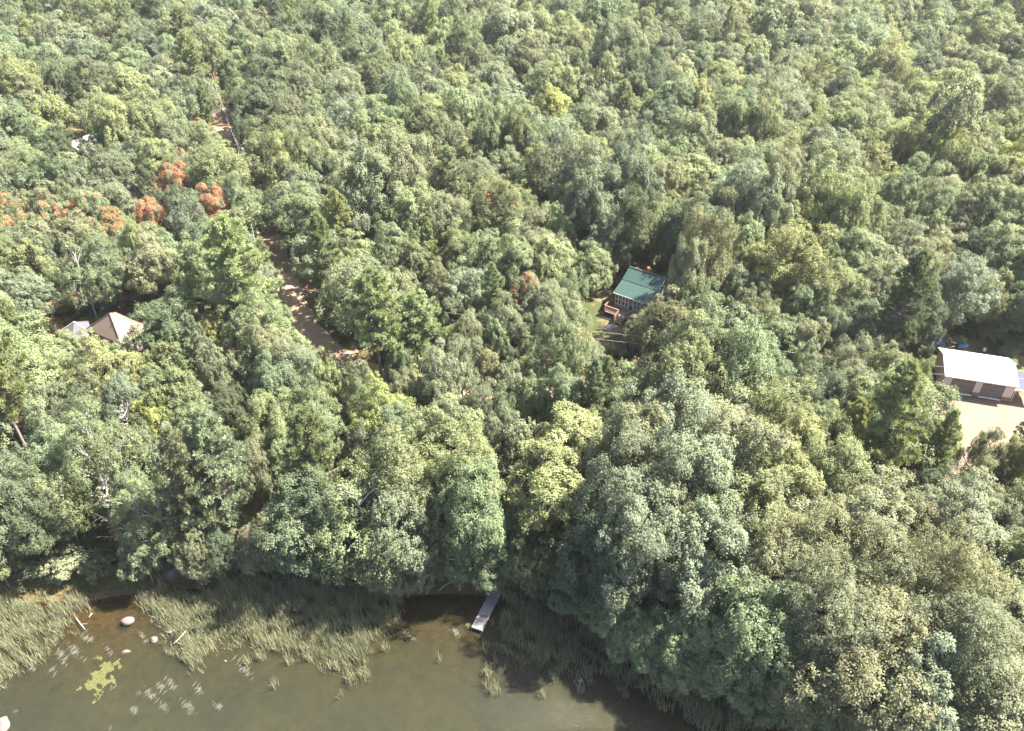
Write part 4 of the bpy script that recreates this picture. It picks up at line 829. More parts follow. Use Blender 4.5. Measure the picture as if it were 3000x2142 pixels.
# the rest of the wood, smaller or far off, as one mass of instances
REST = """7.2,85.8,2.1,8.8,b,M
-13.1,194.2,3.8,14.8,b,Y
-2.8,69.8,1.8,8.5,b,O
27.1,156.7,3.2,13.6,b,D
-10.5,189.4,3.7,14.8,b,Y
26.3,179.5,3.5,17.0,b,G
-71.1,137.2,2.8,14.3,b,Y
-25.3,214.9,4.1,13.5,b,M
40.0,72.7,1.8,8.2,b,O
-96.6,165.1,3.2,11.2,b,D
-16.0,189.5,3.6,14.6,b,Y
62.3,81.7,1.9,8.1,t,D
-46.6,52.1,1.5,7.3,a,D
0.4,59.6,1.6,7.8,t,O
-16.5,66.8,1.6,8.0,b,M
64.3,195.4,3.6,10.7,b,M
98.6,226.2,4.0,12.2,b,Y
-38.9,154.2,2.9,9.5,b,Y
-7.5,129.8,2.6,8.6,b,Y
100.3,186.7,3.4,11.8,b,S
14.0,159.3,3.0,11.0,b,O
-60.4,135.4,2.6,10.0,b,G
-7.8,82.3,1.8,7.4,b,O
56.1,100.3,2.1,9.2,a,S
28.6,86.6,1.9,8.6,b,S
-21.0,210.7,3.8,12.9,b,M
37.8,80.0,1.8,8.0,b,M
31.1,80.4,1.8,8.0,b,M
8.9,163.6,3.0,13.5,b,Y
-92.3,162.6,3.0,13.0,b,D
32.6,70.3,1.6,8.0,b,O
76.3,158.2,2.8,13.3,b,Y
14.1,175.0,3.1,12.6,t,M
56.2,116.3,2.2,10.0,b,G
28.6,161.2,2.8,14.8,b,D
-15.6,206.0,3.5,16.2,b,D
-54.8,78.6,1.7,4.4,b,Y
-92.3,167.5,2.9,11.4,b,D
36.9,191.0,3.2,11.7,b,G
-2.0,76.0,1.6,8.0,b,M
80.3,160.5,2.8,12.3,b,Y
32.2,191.8,3.2,11.7,b,G
-48.7,141.0,2.4,9.5,b,D
91.6,203.5,3.3,10.1,b,G
2.1,177.6,2.9,9.8,b,M
64.8,162.3,2.7,9.5,b,S
-21.0,205.1,3.2,15.2,b,D
15.4,80.6,1.6,4.6,b,O
-12.8,71.2,1.5,7.8,b,M
35.2,195.5,2.9,11.6,b,G
-44.6,79.6,1.5,3.8,b,M
-71.9,134.8,2.1,8.8,b,Y
44.8,68.2,1.1,7.1,b,M
-59.6,120.5,1.6,8.0,b,D
-58.1,163.9,2.0,8.7,b,D
-55.2,68.9,4.9,11.1,b,Y
-17.2,80.5,4.9,13.2,b,G
38.1,59.2,3.9,11.8,b,Y
12.3,114.8,5.4,13.2,b,G
34.2,109.4,5.2,11.3,b,M
23.6,76.0,3.9,10.7,b,D
-39.6,94.1,4.4,11.1,b,D
45.9,47.5,2.8,10.2,b,G
45.4,82.7,3.7,11.2,b,G
52.8,103.7,4.2,9.9,b,M
42.5,108.8,4.3,11.0,b,G
36.1,64.2,3.0,9.0,b,O
51.6,120.6,4.6,12.2,b,O
57.3,93.7,3.8,9.5,b,O
-86.4,124.3,4.7,12.3,b,G
-60.7,97.9,3.9,10.1,b,O
40.5,83.4,3.5,9.6,b,Y
-18.9,86.1,3.5,9.5,b,M
-40.5,128.4,4.7,11.6,b,M
11.5,122.5,4.4,11.1,b,D
76.0,109.8,4.1,9.7,b,Y
-50.1,52.6,2.5,8.6,b,M
19.3,117.2,4.2,11.7,b,M
-38.9,102.2,3.8,9.3,b,M
88.1,158.4,5.3,13.5,b,Y
-78.7,109.5,3.9,13.1,b,G
-26.3,93.9,3.5,9.6,b,S
40.8,63.5,2.7,8.0,b,G
77.2,135.2,4.6,11.1,b,G
40.5,77.3,3.1,9.0,b,D
-34.8,135.8,4.6,10.9,b,D
3.2,97.2,3.6,9.4,b,G
5.6,69.1,2.8,13.0,t,M
-32.9,129.1,4.4,13.8,b,S
-1.9,108.7,3.9,10.2,b,Y
-34.7,88.3,3.3,9.2,b,G
-31.3,142.0,4.6,12.5,b,G
69.4,147.7,4.8,11.8,b,G
28.6,115.4,3.9,11.6,b,Y
37.9,117.5,4.0,11.1,b,M
36.3,38.9,2.0,7.2,b,M
70.9,92.6,3.3,10.1,b,S
-18.3,126.8,4.2,11.1,b,M
41.7,149.0,4.8,11.3,b,M
58.5,125.6,4.1,10.9,b,Y
-47.6,154.1,4.8,14.2,b,D
48.3,78.8,2.9,10.5,b,D
-27.3,123.6,4.0,9.8,b,S
-67.4,97.9,3.4,8.9,b,O
-54.3,61.1,2.5,9.5,b,S
78.5,124.2,4.0,10.0,b,Y
-44.7,61.7,2.5,8.1,b,D
-64.0,79.9,2.9,10.1,b,S
46.1,126.5,4.0,11.6,b,M
53.4,156.2,4.7,12.4,b,S
83.7,122.2,3.8,13.0,b,L
-80.0,121.8,3.8,9.7,b,M
26.7,123.7,3.9,11.8,b,M
-110.7,170.6,4.9,15.3,b,M
-49.0,124.5,3.9,10.2,b,Y
-15.6,145.8,4.4,10.1,b,Y
52.4,127.1,3.9,11.7,b,S
114.0,175.3,5.0,14.3,b,M
33.7,42.0,1.9,9.6,b,M
-22.0,133.0,4.0,11.4,b,M
-33.3,110.8,3.5,9.5,b,G
47.3,105.9,3.3,10.2,b,L
-62.2,111.7,3.5,8.9,b,S
-1.1,155.1,4.5,10.6,b,G
110.0,166.9,4.7,11.9,b,Y
20.8,101.9,3.2,9.7,b,Y
-23.7,186.6,5.1,12.5,b,Y
22.3,106.2,3.3,9.4,b,Y
-27.2,149.8,4.3,10.1,b,M
19.6,39.6,1.9,6.1,b,G
30.6,130.0,3.8,13.3,b,G
-5.8,105.6,3.3,9.1,b,M
10.5,91.5,3.0,8.8,b,M
-71.3,110.2,3.4,9.6,b,G
-73.2,142.1,4.1,10.0,b,G
121.4,187.3,5.0,15.9,b,M
22.1,153.9,4.3,11.6,b,M
-101.5,176.6,4.8,12.3,b,G
-22.5,121.2,3.5,10.1,b,G
103.1,180.6,4.9,11.5,b,O
-89.4,184.0,4.9,11.2,b,M
48.3,152.3,4.2,12.5,a,O
-7.4,150.8,4.2,10.8,b,G
-71.0,161.7,4.4,12.1,b,S
87.6,180.9,4.8,11.0,b,S
42.1,50.1,2.0,8.0,b,O
-2.3,148.0,4.1,12.4,b,G
-4.7,113.5,3.3,10.3,b,M
55.0,89.4,2.8,9.3,b,S
-62.6,90.2,2.8,10.6,t,Y
28.7,98.9,3.0,8.6,b,Y
-54.3,170.3,4.5,12.1,b,D
18.4,110.9,3.2,9.2,b,Y
14.6,180.5,4.8,10.6,b,G
-100.4,189.2,4.9,12.7,b,G
25.1,71.9,2.4,8.9,b,M
-5.8,84.9,2.7,9.6,b,S
52.5,132.5,3.7,11.2,b,Y
39.6,51.9,2.0,6.9,b,D
30.9,93.3,2.8,11.7,t,Y
-9.1,115.0,3.3,11.4,a,D
42.2,58.0,2.1,7.3,b,Y
8.7,172.7,4.5,12.9,b,G
-86.5,146.3,3.9,11.4,b,Y
65.3,111.0,3.2,10.2,b,O
13.2,128.7,3.6,9.4,b,Y
-109.7,179.0,4.6,14.5,b,M
-23.2,142.8,3.8,10.8,b,M
-11.8,79.2,2.5,8.7,b,M
99.9,158.1,4.1,11.7,b,S
33.4,160.3,4.2,12.0,b,Y
-59.5,181.3,4.6,10.8,b,Y
56.2,165.5,4.3,10.6,b,G
-6.9,89.4,2.7,7.8,b,M
-32.9,115.4,3.2,10.0,b,G
100.3,149.0,3.9,9.5,b,Y
-22.0,56.7,2.0,8.8,b,Y
-42.8,176.4,4.5,13.4,b,M
-47.2,95.7,2.8,8.7,a,M
-98.5,145.7,3.8,11.3,b,G
-65.0,152.4,3.9,12.6,a,G
-70.1,182.6,4.6,13.2,b,O
30.0,166.0,4.2,12.5,b,G
-16.9,98.5,2.8,8.7,b,M
-71.0,152.1,4.0,9.7,b,S
62.8,147.1,3.8,11.1,b,O
-0.6,78.3,2.4,9.3,b,G
-51.5,109.0,3.0,8.7,b,D
1.4,54.6,2.0,7.0,b,M
-39.6,72.7,2.3,7.3,b,Y
21.2,166.4,4.2,11.9,b,G
-33.3,53.2,1.9,6.2,b,D
-84.1,178.8,4.4,11.3,b,M
-9.1,100.6,2.8,11.7,t,G
-18.8,180.1,4.4,10.8,b,M
-4.7,118.3,3.2,9.5,b,G
80.0,130.1,3.4,11.5,b,G
35.5,142.2,3.6,10.3,a,G
75.0,165.0,4.1,9.9,a,M
46.7,158.9,4.0,9.5,b,Y
-81.9,150.9,3.8,9.6,b,G
-22.9,158.8,4.0,11.8,b,G
29.1,53.5,1.9,6.2,b,G
-46.6,112.3,3.0,8.3,b,O
83.7,135.4,3.5,10.2,b,L
-22.4,168.5,4.1,10.6,b,D
-49.4,188.7,4.5,11.2,b,G
105.6,160.9,3.9,11.5,b,Y
22.0,57.7,1.9,8.8,t,S
93.8,164.6,4.0,9.9,b,G
82.7,176.9,4.2,12.9,b,Y
67.7,97.0,2.7,9.2,b,Y
-73.2,123.8,3.2,8.8,b,O
-26.3,107.7,2.9,8.8,b,D
-47.9,105.5,2.8,11.1,t,D
62.0,105.9,2.8,11.3,t,M
-51.6,163.6,4.0,9.5,b,S
-72.6,98.5,2.7,8.5,b,M
43.5,52.9,1.8,5.0,b,M
-75.6,119.5,3.1,9.0,b,M
27.8,172.6,4.1,10.5,b,G
64.1,181.2,4.2,11.6,b,S
-40.6,183.6,4.3,10.8,b,M
59.9,83.9,2.4,9.0,b,Y
-15.1,54.3,1.8,5.6,b,S
22.8,53.2,1.8,6.4,b,S
-75.7,171.5,4.0,11.0,b,S
-63.9,93.7,2.5,9.9,b,G
22.2,189.1,4.4,10.4,b,D
4.3,183.4,4.2,13.5,b,S
-75.5,147.7,3.6,9.4,b,D
-35.8,169.2,4.0,9.7,b,O
-46.3,169.1,4.0,10.0,b,Y
-80.9,169.4,4.0,9.7,b,Y
80.1,170.8,4.0,13.0,b,Y
-4.9,53.8,1.8,5.9,b,M
-106.3,164.9,3.8,13.4,b,S
-22.2,59.1,1.9,5.8,b,S
-10.8,120.9,3.0,8.3,b,M
-103.9,170.8,3.9,9.9,b,Y
11.2,136.1,3.3,10.2,b,M
-15.5,151.7,3.6,9.8,b,Y
35.7,170.5,3.9,11.9,b,G
4.1,125.5,3.1,9.2,b,Y
1.1,142.8,3.4,11.2,b,M
-65.2,128.6,3.1,8.9,b,G
-32.3,64.3,1.9,7.0,b,G
-32.3,176.4,4.0,9.7,b,Y
77.8,188.1,4.2,11.7,b,Y
42.1,38.5,1.5,6.1,b,M
47.1,186.0,4.2,10.1,b,M
-117.3,188.9,4.2,9.9,b,G
-56.3,189.3,4.2,10.7,b,G
-15.6,114.7,2.8,9.1,a,G
72.6,132.6,3.1,10.3,b,L
47.1,180.0,4.0,11.9,b,G
-44.0,134.7,3.2,8.6,b,S
-4.9,142.1,3.3,10.3,b,M
40.3,177.5,3.9,13.0,b,M
22.1,79.8,2.2,9.0,b,M
95.7,143.9,3.3,10.0,b,Y
-85.0,139.3,3.2,9.2,b,Y
-10.3,61.3,1.9,6.2,b,Y
94.6,156.2,3.5,11.2,b,Y
68.4,154.7,3.5,10.4,b,Y
71.4,171.2,3.8,9.4,b,G
-69.3,189.1,4.1,13.8,b,M
60.5,175.9,3.9,9.6,b,Y
61.4,118.7,2.8,8.8,b,Y
-48.7,182.1,3.9,12.1,b,G
42.9,86.5,2.3,7.3,b,Y
-49.8,68.3,1.9,8.3,b,M
-68.7,125.7,2.9,8.4,b,D
65.9,142.6,3.2,11.5,b,G
-21.4,153.7,3.4,12.2,a,G
54.1,188.5,4.1,10.0,b,Y
-112.8,184.4,4.0,9.6,b,Y
-26.4,128.5,3.0,8.8,b,D
68.8,176.1,3.8,12.5,b,Y
-17.5,120.5,2.8,13.1,t,M
32.4,60.3,1.8,7.3,t,Y
40.5,186.4,4.0,9.9,b,D
46.3,142.3,3.2,9.6,b,Y
-105.7,185.7,4.0,9.6,b,M
13.4,150.4,3.3,8.7,b,M
49.3,83.0,2.1,8.9,b,D
-68.1,88.0,2.2,9.9,t,M
6.2,46.8,1.6,4.8,b,G
94.0,174.8,3.8,10.6,b,S
39.3,126.1,2.9,9.9,b,Y
-1.2,181.4,3.8,11.4,b,D
69.3,186.8,3.9,13.0,b,O
37.6,154.5,3.3,11.3,b,G
19.6,126.2,2.8,8.1,b,G
-10.7,68.8,1.9,6.2,b,Y
-39.4,67.9,1.9,7.2,b,M
23.1,121.3,2.7,9.8,b,M
-29.7,60.6,1.7,6.2,b,M
45.3,116.0,2.6,8.5,b,Y
84.9,150.5,3.2,9.1,b,G
84.3,140.5,3.0,9.5,b,Y
2.6,77.1,2.0,7.3,b,M
16.7,133.0,2.9,9.0,b,G
-81.7,126.3,2.8,8.9,b,Y
11.4,143.0,3.1,8.8,b,M
71.3,138.3,3.0,8.3,b,L
36.1,41.8,1.4,6.2,b,G
22.9,137.1,2.9,8.5,b,G
-13.7,129.8,2.8,8.3,b,M
27.7,78.6,2.0,6.7,b,S
-13.9,117.8,2.6,7.9,b,M
48.7,136.6,2.9,8.7,b,Y
-52.7,157.2,3.3,9.7,b,Y
40.2,92.4,2.2,7.6,b,G
-10.5,135.9,2.9,11.0,b,S
-20.7,50.3,1.5,4.4,b,M
-30.3,54.4,1.6,5.5,t,M
1.9,70.3,1.8,7.2,b,M
-14.6,85.8,2.1,8.5,b,Y
-36.4,162.5,3.3,9.1,b,G
80.4,165.8,3.4,9.6,b,S
-44.9,72.7,1.8,7.0,b,M
43.8,60.6,1.6,5.8,b,G
28.8,66.0,1.7,4.7,b,M
-53.7,97.9,2.2,8.2,b,G
-9.1,71.1,1.8,6.9,b,Y
47.5,166.8,3.3,9.5,b,Y
52.3,85.8,2.0,9.6,b,M
8.5,68.5,1.8,4.8,b,O
82.3,144.7,3.0,9.0,b,Y
-23.3,51.1,1.5,5.1,b,Y
77.8,149.9,3.0,8.9,b,L
6.1,167.8,3.3,11.2,b,S
53.6,150.1,3.0,9.1,b,M
59.9,112.8,2.4,8.9,b,Y
4.3,137.9,2.8,11.0,t,M
27.4,186.2,3.6,9.8,a,S
39.7,43.6,1.3,5.2,b,Y
-51.1,99.9,2.2,7.7,b,M
38.7,160.3,3.1,10.1,b,M
-102.8,154.0,3.1,8.9,b,Y
-26.7,103.5,2.3,7.9,b,O
-22.3,84.5,1.9,8.4,b,Y
115.8,184.3,3.5,9.6,b,M
-60.9,74.8,1.8,8.2,t,M
-80.7,164.3,3.2,11.9,b,Y
34.0,84.2,1.9,5.8,b,Y
61.8,129.5,2.6,9.0,b,L
-10.3,83.1,1.9,6.4,b,Y
46.1,86.5,2.0,5.1,b,Y
72.1,160.5,3.1,10.5,b,L
59.1,153.4,3.0,10.1,b,Y
32.7,116.1,2.4,8.4,b,Y
48.4,96.2,2.1,9.0,b,M
41.1,88.9,2.0,9.5,b,M
-97.3,150.9,2.9,9.6,b,D
-23.5,91.0,2.0,8.1,b,Y
-96.1,175.6,3.3,8.8,b,M
-7.0,97.5,2.1,7.1,b,M
-31.5,86.1,1.9,6.7,b,Y
44.1,78.8,1.8,7.8,b,O
-26.5,115.4,2.4,8.7,b,G
31.2,85.1,1.9,8.1,b,D
-3.6,95.9,2.1,8.6,b,S
84.0,186.9,3.4,9.2,b,G
-20.6,147.2,2.8,14.6,t,M
104.6,166.2,3.1,10.4,b,G
50.7,56.4,1.5,4.8,b,G
24.4,89.9,2.0,5.8,b,Y
17.0,152.9,2.9,11.4,b,S
-2.2,86.1,1.9,7.3,b,M
2.6,148.3,2.8,9.8,b,O
10.9,167.3,3.1,8.8,b,Y
25.4,134.3,2.6,8.4,b,S
109.0,172.2,3.2,11.2,b,Y
-90.6,154.7,2.9,8.2,b,G
-16.2,64.0,1.6,6.3,b,D
38.8,130.7,2.5,7.9,b,Y
53.0,113.3,2.3,8.8,b,Y
-67.0,110.4,2.2,9.8,b,G
-30.1,70.6,1.7,5.6,b,G
-49.2,71.9,1.7,6.0,b,M
-4.6,60.1,1.5,4.7,b,M
59.9,98.2,2.0,7.0,b,O
31.4,135.1,2.6,7.9,b,Y
-43.6,150.3,2.8,8.0,b,G
-43.6,146.5,2.7,9.9,b,G
-65.2,159.4,2.9,8.2,b,Y
2.7,188.5,3.4,9.6,b,O
-14.0,158.6,2.9,9.4,b,G
-54.2,122.4,2.4,9.5,b,G
-11.1,63.6,1.5,5.5,b,M
29.2,89.5,1.9,9.6,b,M
-56.5,176.8,3.2,9.4,b,M
32.2,155.0,2.8,12.3,t,G
16.7,171.1,3.1,8.5,b,Y
-13.7,88.4,1.9,7.2,b,G
-50.7,94.7,1.9,11.1,t,M
-76.0,164.1,2.9,9.2,b,D
-4.8,123.8,2.4,8.3,b,M
106.0,189.3,3.3,8.7,b,M
-100.3,183.2,3.2,9.7,b,M
-75.0,176.9,3.1,11.4,b,G
-86.0,165.0,2.9,8.3,b,S
58.2,170.7,3.0,11.6,b,S
-74.7,101.9,2.0,7.5,b,G
54.2,136.5,2.5,10.7,b,Y
-99.1,168.6,2.9,10.9,b,M
27.6,62.1,1.5,5.7,b,M
34.9,165.2,2.9,8.5,b,G
61.8,87.9,1.8,6.9,b,D
88.4,164.7,2.9,8.8,b,O
37.6,93.3,1.9,6.8,b,Y
2.1,114.3,2.2,7.0,b,Y
42.5,154.7,2.7,10.3,t,Y
26.3,101.8,2.0,6.7,b,Y
-42.5,60.1,1.4,5.5,b,D
-5.6,185.7,3.1,10.1,b,D
37.9,122.0,2.2,8.5,b,Y
-9.4,157.9,2.7,8.8,b,Y
-5.6,100.2,1.9,8.7,b,M
59.0,180.6,3.0,8.3,b,M
1.7,110.9,2.1,7.0,b,O
-6.4,173.0,2.9,9.0,b,G
-48.0,108.8,2.0,8.0,b,M
-55.7,113.7,2.1,7.0,b,D
7.1,82.6,1.7,6.6,b,S
69.7,165.9,2.8,11.0,t,Y
11.5,96.2,1.9,8.5,b,G
-12.5,112.9,2.1,7.5,b,Y
-34.8,92.1,1.8,6.4,t,Y
-40.9,59.5,1.4,4.7,b,M
-1.8,173.7,2.9,9.7,b,D
64.0,122.3,2.2,7.6,b,G
-14.1,64.5,1.4,5.1,t,Y
-40.9,98.2,1.9,8.4,t,M
-9.7,126.1,2.2,7.6,b,M
-11.7,153.8,2.6,8.4,b,G
-47.8,75.5,1.6,5.0,b,M
-22.5,163.4,2.8,8.6,b,Y
40.2,95.9,1.8,7.7,b,M
-3.6,62.2,1.4,5.2,b,M
-52.3,152.2,2.6,10.0,b,G
-57.5,96.2,1.8,5.1,b,M
29.5,119.6,2.1,7.5,b,Y
-19.6,96.9,1.8,5.5,b,M
56.5,121.2,2.1,8.5,b,L
14.9,145.7,2.5,9.1,b,S
7.5,88.6,1.7,6.5,b,M
65.8,100.1,1.9,6.6,b,G
-32.9,148.5,2.5,8.8,b,S
110.5,184.4,3.0,8.2,b,Y
-61.1,175.4,2.8,11.0,b,M
-72.4,103.5,1.9,5.9,b,Y
32.4,177.7,2.9,10.3,b,Y
-69.8,103.2,1.9,9.3,b,M
-59.5,68.6,1.4,4.8,b,D
-65.4,177.6,2.8,14.4,t,M
-12.5,178.8,2.8,9.8,b,M
-82.0,156.6,2.5,7.7,b,M
60.1,101.9,1.8,8.7,t,M
-50.2,97.6,1.8,6.5,b,G
45.5,138.4,2.3,8.7,b,G
-96.1,185.9,2.9,8.7,b,G
-28.7,180.0,2.8,13.4,t,S
-2.0,139.6,2.3,13.3,t,M
-75.8,181.0,2.8,13.7,t,M
47.5,146.4,2.4,9.8,t,Y
79.0,183.0,2.8,10.5,b,Y
51.5,107.2,1.9,4.9,b,O
-68.5,146.4,2.3,9.6,b,M
-89.8,149.0,2.4,9.2,b,G
-64.5,104.5,1.8,6.5,b,G
93.6,186.2,2.8,11.7,t,S
69.4,108.8,1.8,6.8,b,M
-56.6,124.3,2.0,8.2,b,Y
-53.6,127.2,2.1,8.2,b,G
5.1,94.1,1.7,6.3,b,D
-81.6,117.9,1.9,11.2,t,S
-85.5,120.0,2.0,7.4,b,M
103.8,152.1,2.4,10.1,t,Y
-1.9,187.7,2.8,11.5,t,G
-27.9,100.9,1.7,6.2,b,G
-28.9,67.7,1.3,6.0,b,D
79.1,113.3,1.9,8.2,b,L
-87.2,157.9,2.4,8.8,b,S
-31.8,190.0,2.8,12.5,t,G
-42.4,111.8,1.8,9.5,b,D
18.0,122.3,2.0,7.4,b,M
-27.3,111.8,1.8,7.5,b,M
-7.3,139.2,2.2,8.1,b,M
37.5,113.1,1.9,7.9,b,Y
59.6,104.4,1.8,5.5,b,O
-74.6,109.2,1.8,5.8,b,D
-12.5,107.0,1.8,6.2,b,S
24.1,115.1,1.9,5.4,b,D
60.9,89.8,1.6,5.6,b,M
56.0,105.5,1.7,5.5,b,O
-67.7,115.4,1.8,9.0,b,G
95.5,169.5,2.5,9.1,b,Y
-39.5,123.7,1.9,8.6,b,Y
6.8,145.9,2.2,7.8,b,D
-18.5,142.2,2.2,7.6,b,M
-43.4,95.2,1.6,4.8,b,S
-55.4,72.8,1.3,4.6,b,M
42.5,115.3,1.8,6.6,b,Y
-29.5,99.3,1.6,6.0,b,M
43.9,70.4,1.3,4.4,b,D
-44.4,88.2,1.5,4.5,b,Y
3.3,87.9,1.5,6.0,t,D
-32.7,91.8,1.5,5.5,b,S
-29.1,114.4,1.8,5.1,b,M
-84.2,128.4,1.9,9.6,b,M
-6.4,160.0,2.3,9.7,b,Y
-65.3,91.3,1.5,6.4,t,M
-39.6,144.1,2.1,10.2,t,G
52.0,164.1,2.4,7.9,b,M
-36.5,114.6,1.8,5.2,b,M
-44.2,103.5,1.7,5.6,b,M
65.6,151.0,2.2,10.0,b,Y
-7.3,77.3,1.3,6.2,t,Y
-39.8,133.9,2.0,8.8,b,O
73.8,151.5,2.2,7.8,b,G
51.9,168.2,2.4,7.5,b,Y
-29.4,165.9,2.3,8.0,b,S
-29.4,83.1,1.4,6.1,b,M
21.4,140.7,2.0,8.6,b,G
0.4,118.8,1.8,7.6,b,M
-27.8,132.9,2.0,7.2,b,G
-69.1,140.1,2.0,7.8,b,D
-4.8,87.6,1.4,6.2,b,G
82.8,127.2,1.9,8.3,b,O
69.3,134.1,2.0,6.9,b,G
26.9,150.6,2.1,10.1,b,Y
30.3,144.5,2.1,7.8,b,M
23.0,148.6,2.1,7.2,b,G
-63.1,162.7,2.3,10.0,b,O
-83.0,160.9,2.2,9.8,b,D
-63.3,132.8,1.9,9.4,t,Y
-21.1,101.6,1.6,5.6,t,M
-59.2,108.9,1.7,5.3,b,M
-60.0,142.6,2.0,6.9,b,Y
72.4,155.3,2.2,10.9,t,G
7.4,138.7,2.0,9.5,b,S
9.3,77.0,1.3,4.3,b,G
38.3,111.0,1.7,5.5,b,Y
71.7,108.3,1.6,5.2,b,L
-20.4,90.2,1.4,4.5,b,M
76.0,127.1,1.8,9.2,b,G
-8.4,103.9,1.6,6.0,b,O
47.9,132.0,1.9,6.9,b,L
0.9,127.1,1.8,6.9,b,M
33.4,138.0,1.9,8.2,b,D
5.4,110.1,1.6,5.3,b,G
4.0,84.3,1.4,5.0,b,O
-80.3,113.7,1.7,4.8,b,D
-7.4,132.9,1.9,8.6,t,D
-63.9,115.6,1.7,6.0,t,G
-55.2,165.6,2.2,10.0,b,D
-17.0,165.9,2.2,12.9,t,G
-43.0,91.0,1.4,5.5,b,M
62.4,109.7,1.6,6.5,b,Y
7.9,119.4,1.7,6.4,b,G
57.8,101.6,1.5,6.2,t,Y
68.3,113.3,1.6,4.6,b,M
57.4,148.9,1.9,10.5,t,G
17.5,136.4,1.8,8.3,b,M
81.8,116.3,1.6,4.9,b,G
27.3,104.4,1.5,6.0,b,G
40.7,104.1,1.5,4.5,b,L
4.1,103.1,1.5,5.3,b,D
91.3,147.5,1.9,8.2,b,Y
-50.9,102.2,1.5,4.8,b,M
-73.1,113.0,1.6,6.4,b,M
17.4,163.7,2.1,9.9,b,M
25.6,104.9,1.5,6.2,b,M
-55.1,107.4,1.5,5.4,b,Y
46.8,118.4,1.6,5.2,b,Y
-71.9,166.7,2.1,8.7,b,S
61.4,115.8,1.6,5.1,b,Y
15.6,110.2,1.5,7.1,t,O
65.6,108.2,1.5,5.6,b,Y
3.8,156.4,1.9,8.6,b,G
-57.7,100.9,1.4,5.0,b,G
-68.5,112.1,1.5,4.5,b,Y
3.4,164.3,2.0,7.3,b,M
51.7,160.5,1.9,9.5,b,O
-40.4,112.6,1.5,4.8,b,D
58.8,160.7,1.9,9.0,t,M
51.5,99.5,1.3,7.0,t,M
42.6,112.6,1.5,4.7,b,M
-17.3,156.8,1.9,6.8,b,G
-54.5,101.7,1.3,5.9,b,M
27.8,112.0,1.4,5.3,b,G
-39.4,158.3,1.9,7.3,b,S
-25.5,118.8,1.5,4.4,b,D
41.9,163.0,1.8,8.6,b,G
13.5,110.0,1.4,6.2,b,M
-7.1,163.1,1.8,7.1,b,G
-58.6,119.0,1.4,4.9,b,Y
38.2,166.3,1.8,6.8,b,S
43.9,118.3,1.4,5.6,t,Y
-72.8,88.8,4.9,10.9,b,M
86.1,115.3,4.8,11.7,a,G
73.8,85.7,3.9,11.3,b,G
96.7,137.7,5.0,13.0,b,Y
80.6,95.5,3.8,11.4,b,S
-56.6,55.9,5.3,12.0,b,Y
-115.5,159.7,2.8,11.7,t,M
114.5,159.1,2.8,11.0,t,G
-120.1,163.1,4.8,15.4,b,G
-79.4,99.3,5.0,12.9,b,M
116.5,153.6,4.7,13.9,b,Y
85.3,104.2,5.3,15.3,b,Y
-118.0,179.4,5.4,14.7,b,G
-70.3,82.0,5.2,12.5,b,G
121.5,172.8,4.1,10.9,b,Y
-126.0,171.9,5.2,14.9,b,M
-129.1,187.9,5.0,14.4,b,D
-107.2,141.4,5.3,12.3,b,M
-84.8,114.2,4.8,12.2,b,M
-98.4,124.6,4.5,11.7,b,M
108.3,149.9,2.8,11.9,t,M
-108.8,150.7,5.1,13.8,b,S
-97.1,138.5,5.1,15.5,b,G
91.3,129.9,4.8,15.0,b,Y
-135.2,184.8,4.9,13.8,b,S
103.0,134.3,3.9,12.1,b,Y
-107.6,158.0,4.1,12.3,b,M
47.3,40.9,5.4,15.5,b,Y
41.8,32.0,4.2,12.8,b,M
54.8,53.7,4.8,10.9,b,Y
-93.1,130.2,4.9,14.8,b,G
128.5,181.2,5.1,14.6,b,Y
-101.4,130.5,4.7,14.4,b,O
-87.0,106.7,4.2,11.9,b,G
108.5,140.9,4.5,11.6,b,O
-92.0,114.2,4.9,12.0,b,M
-77.9,92.6,3.8,9.9,b,D
-125.0,182.7,4.0,12.2,b,D
97.0,124.3,5.0,13.3,b,L
-131.1,177.1,5.0,15.3,b,M
-51.9,46.7,4.6,13.3,b,S
-58.6,63.3,4.0,11.7,b,D
67.6,86.3,4.1,13.8,b,M
128.5,189.2,4.7,11.7,b,G
119.5,180.3,2.8,13.9,t,M
-65.1,75.3,4.0,10.6,b,Y
74.1,97.8,4.4,10.5,b,M
107.9,155.0,4.2,11.5,b,G
134.9,183.8,4.5,11.8,b,Y
76.1,91.3,4.2,11.4,b,Y
124.8,167.7,4.2,10.1,b,S
-116.6,154.4,4.0,12.1,b,G
93.1,117.7,3.8,12.8,b,G
-94.2,120.3,4.0,10.2,b,S
50.8,48.6,4.0,12.9,b,M
90.0,122.5,3.1,11.7,b,O
65.9,81.6,3.1,10.0,b,D
119.8,160.8,3.8,10.4,b,Y
-102.7,149.7,2.8,11.1,b,S
79.6,103.5,2.9,10.1,b,M
103.3,140.6,2.8,13.9,t,Y
90.3,111.2,2.9,10.1,b,L
-139.0,189.3,3.8,11.2,b,G
-73.1,94.5,3.3,10.0,b,M
109.8,146.1,3.1,10.2,b,M
-104.2,135.1,3.2,8.5,b,Y
127.3,175.1,3.8,10.0,b,M
70.4,81.8,3.2,10.1,b,D
-84.9,102.0,3.3,10.8,b,G
82.2,111.0,3.3,12.3,b,Y
112.8,149.5,3.1,9.7,b,O
-110.9,162.3,3.2,9.7,b,G
-111.7,145.9,2.8,12.7,t,D
105.9,146.0,2.6,9.7,b,Y
-62.0,66.3,2.3,9.9,b,G
113.2,163.2,2.4,8.2,b,M
-78.6,105.4,2.3,11.3,t,M
-102.7,145.9,2.2,9.4,b,D
96.5,132.1,1.9,9.5,b,Y
38.6,28.4,2.7,10.2,b,D
100.2,131.2,2.0,9.8,b,S
-113.7,164.9,2.0,6.9,b,G
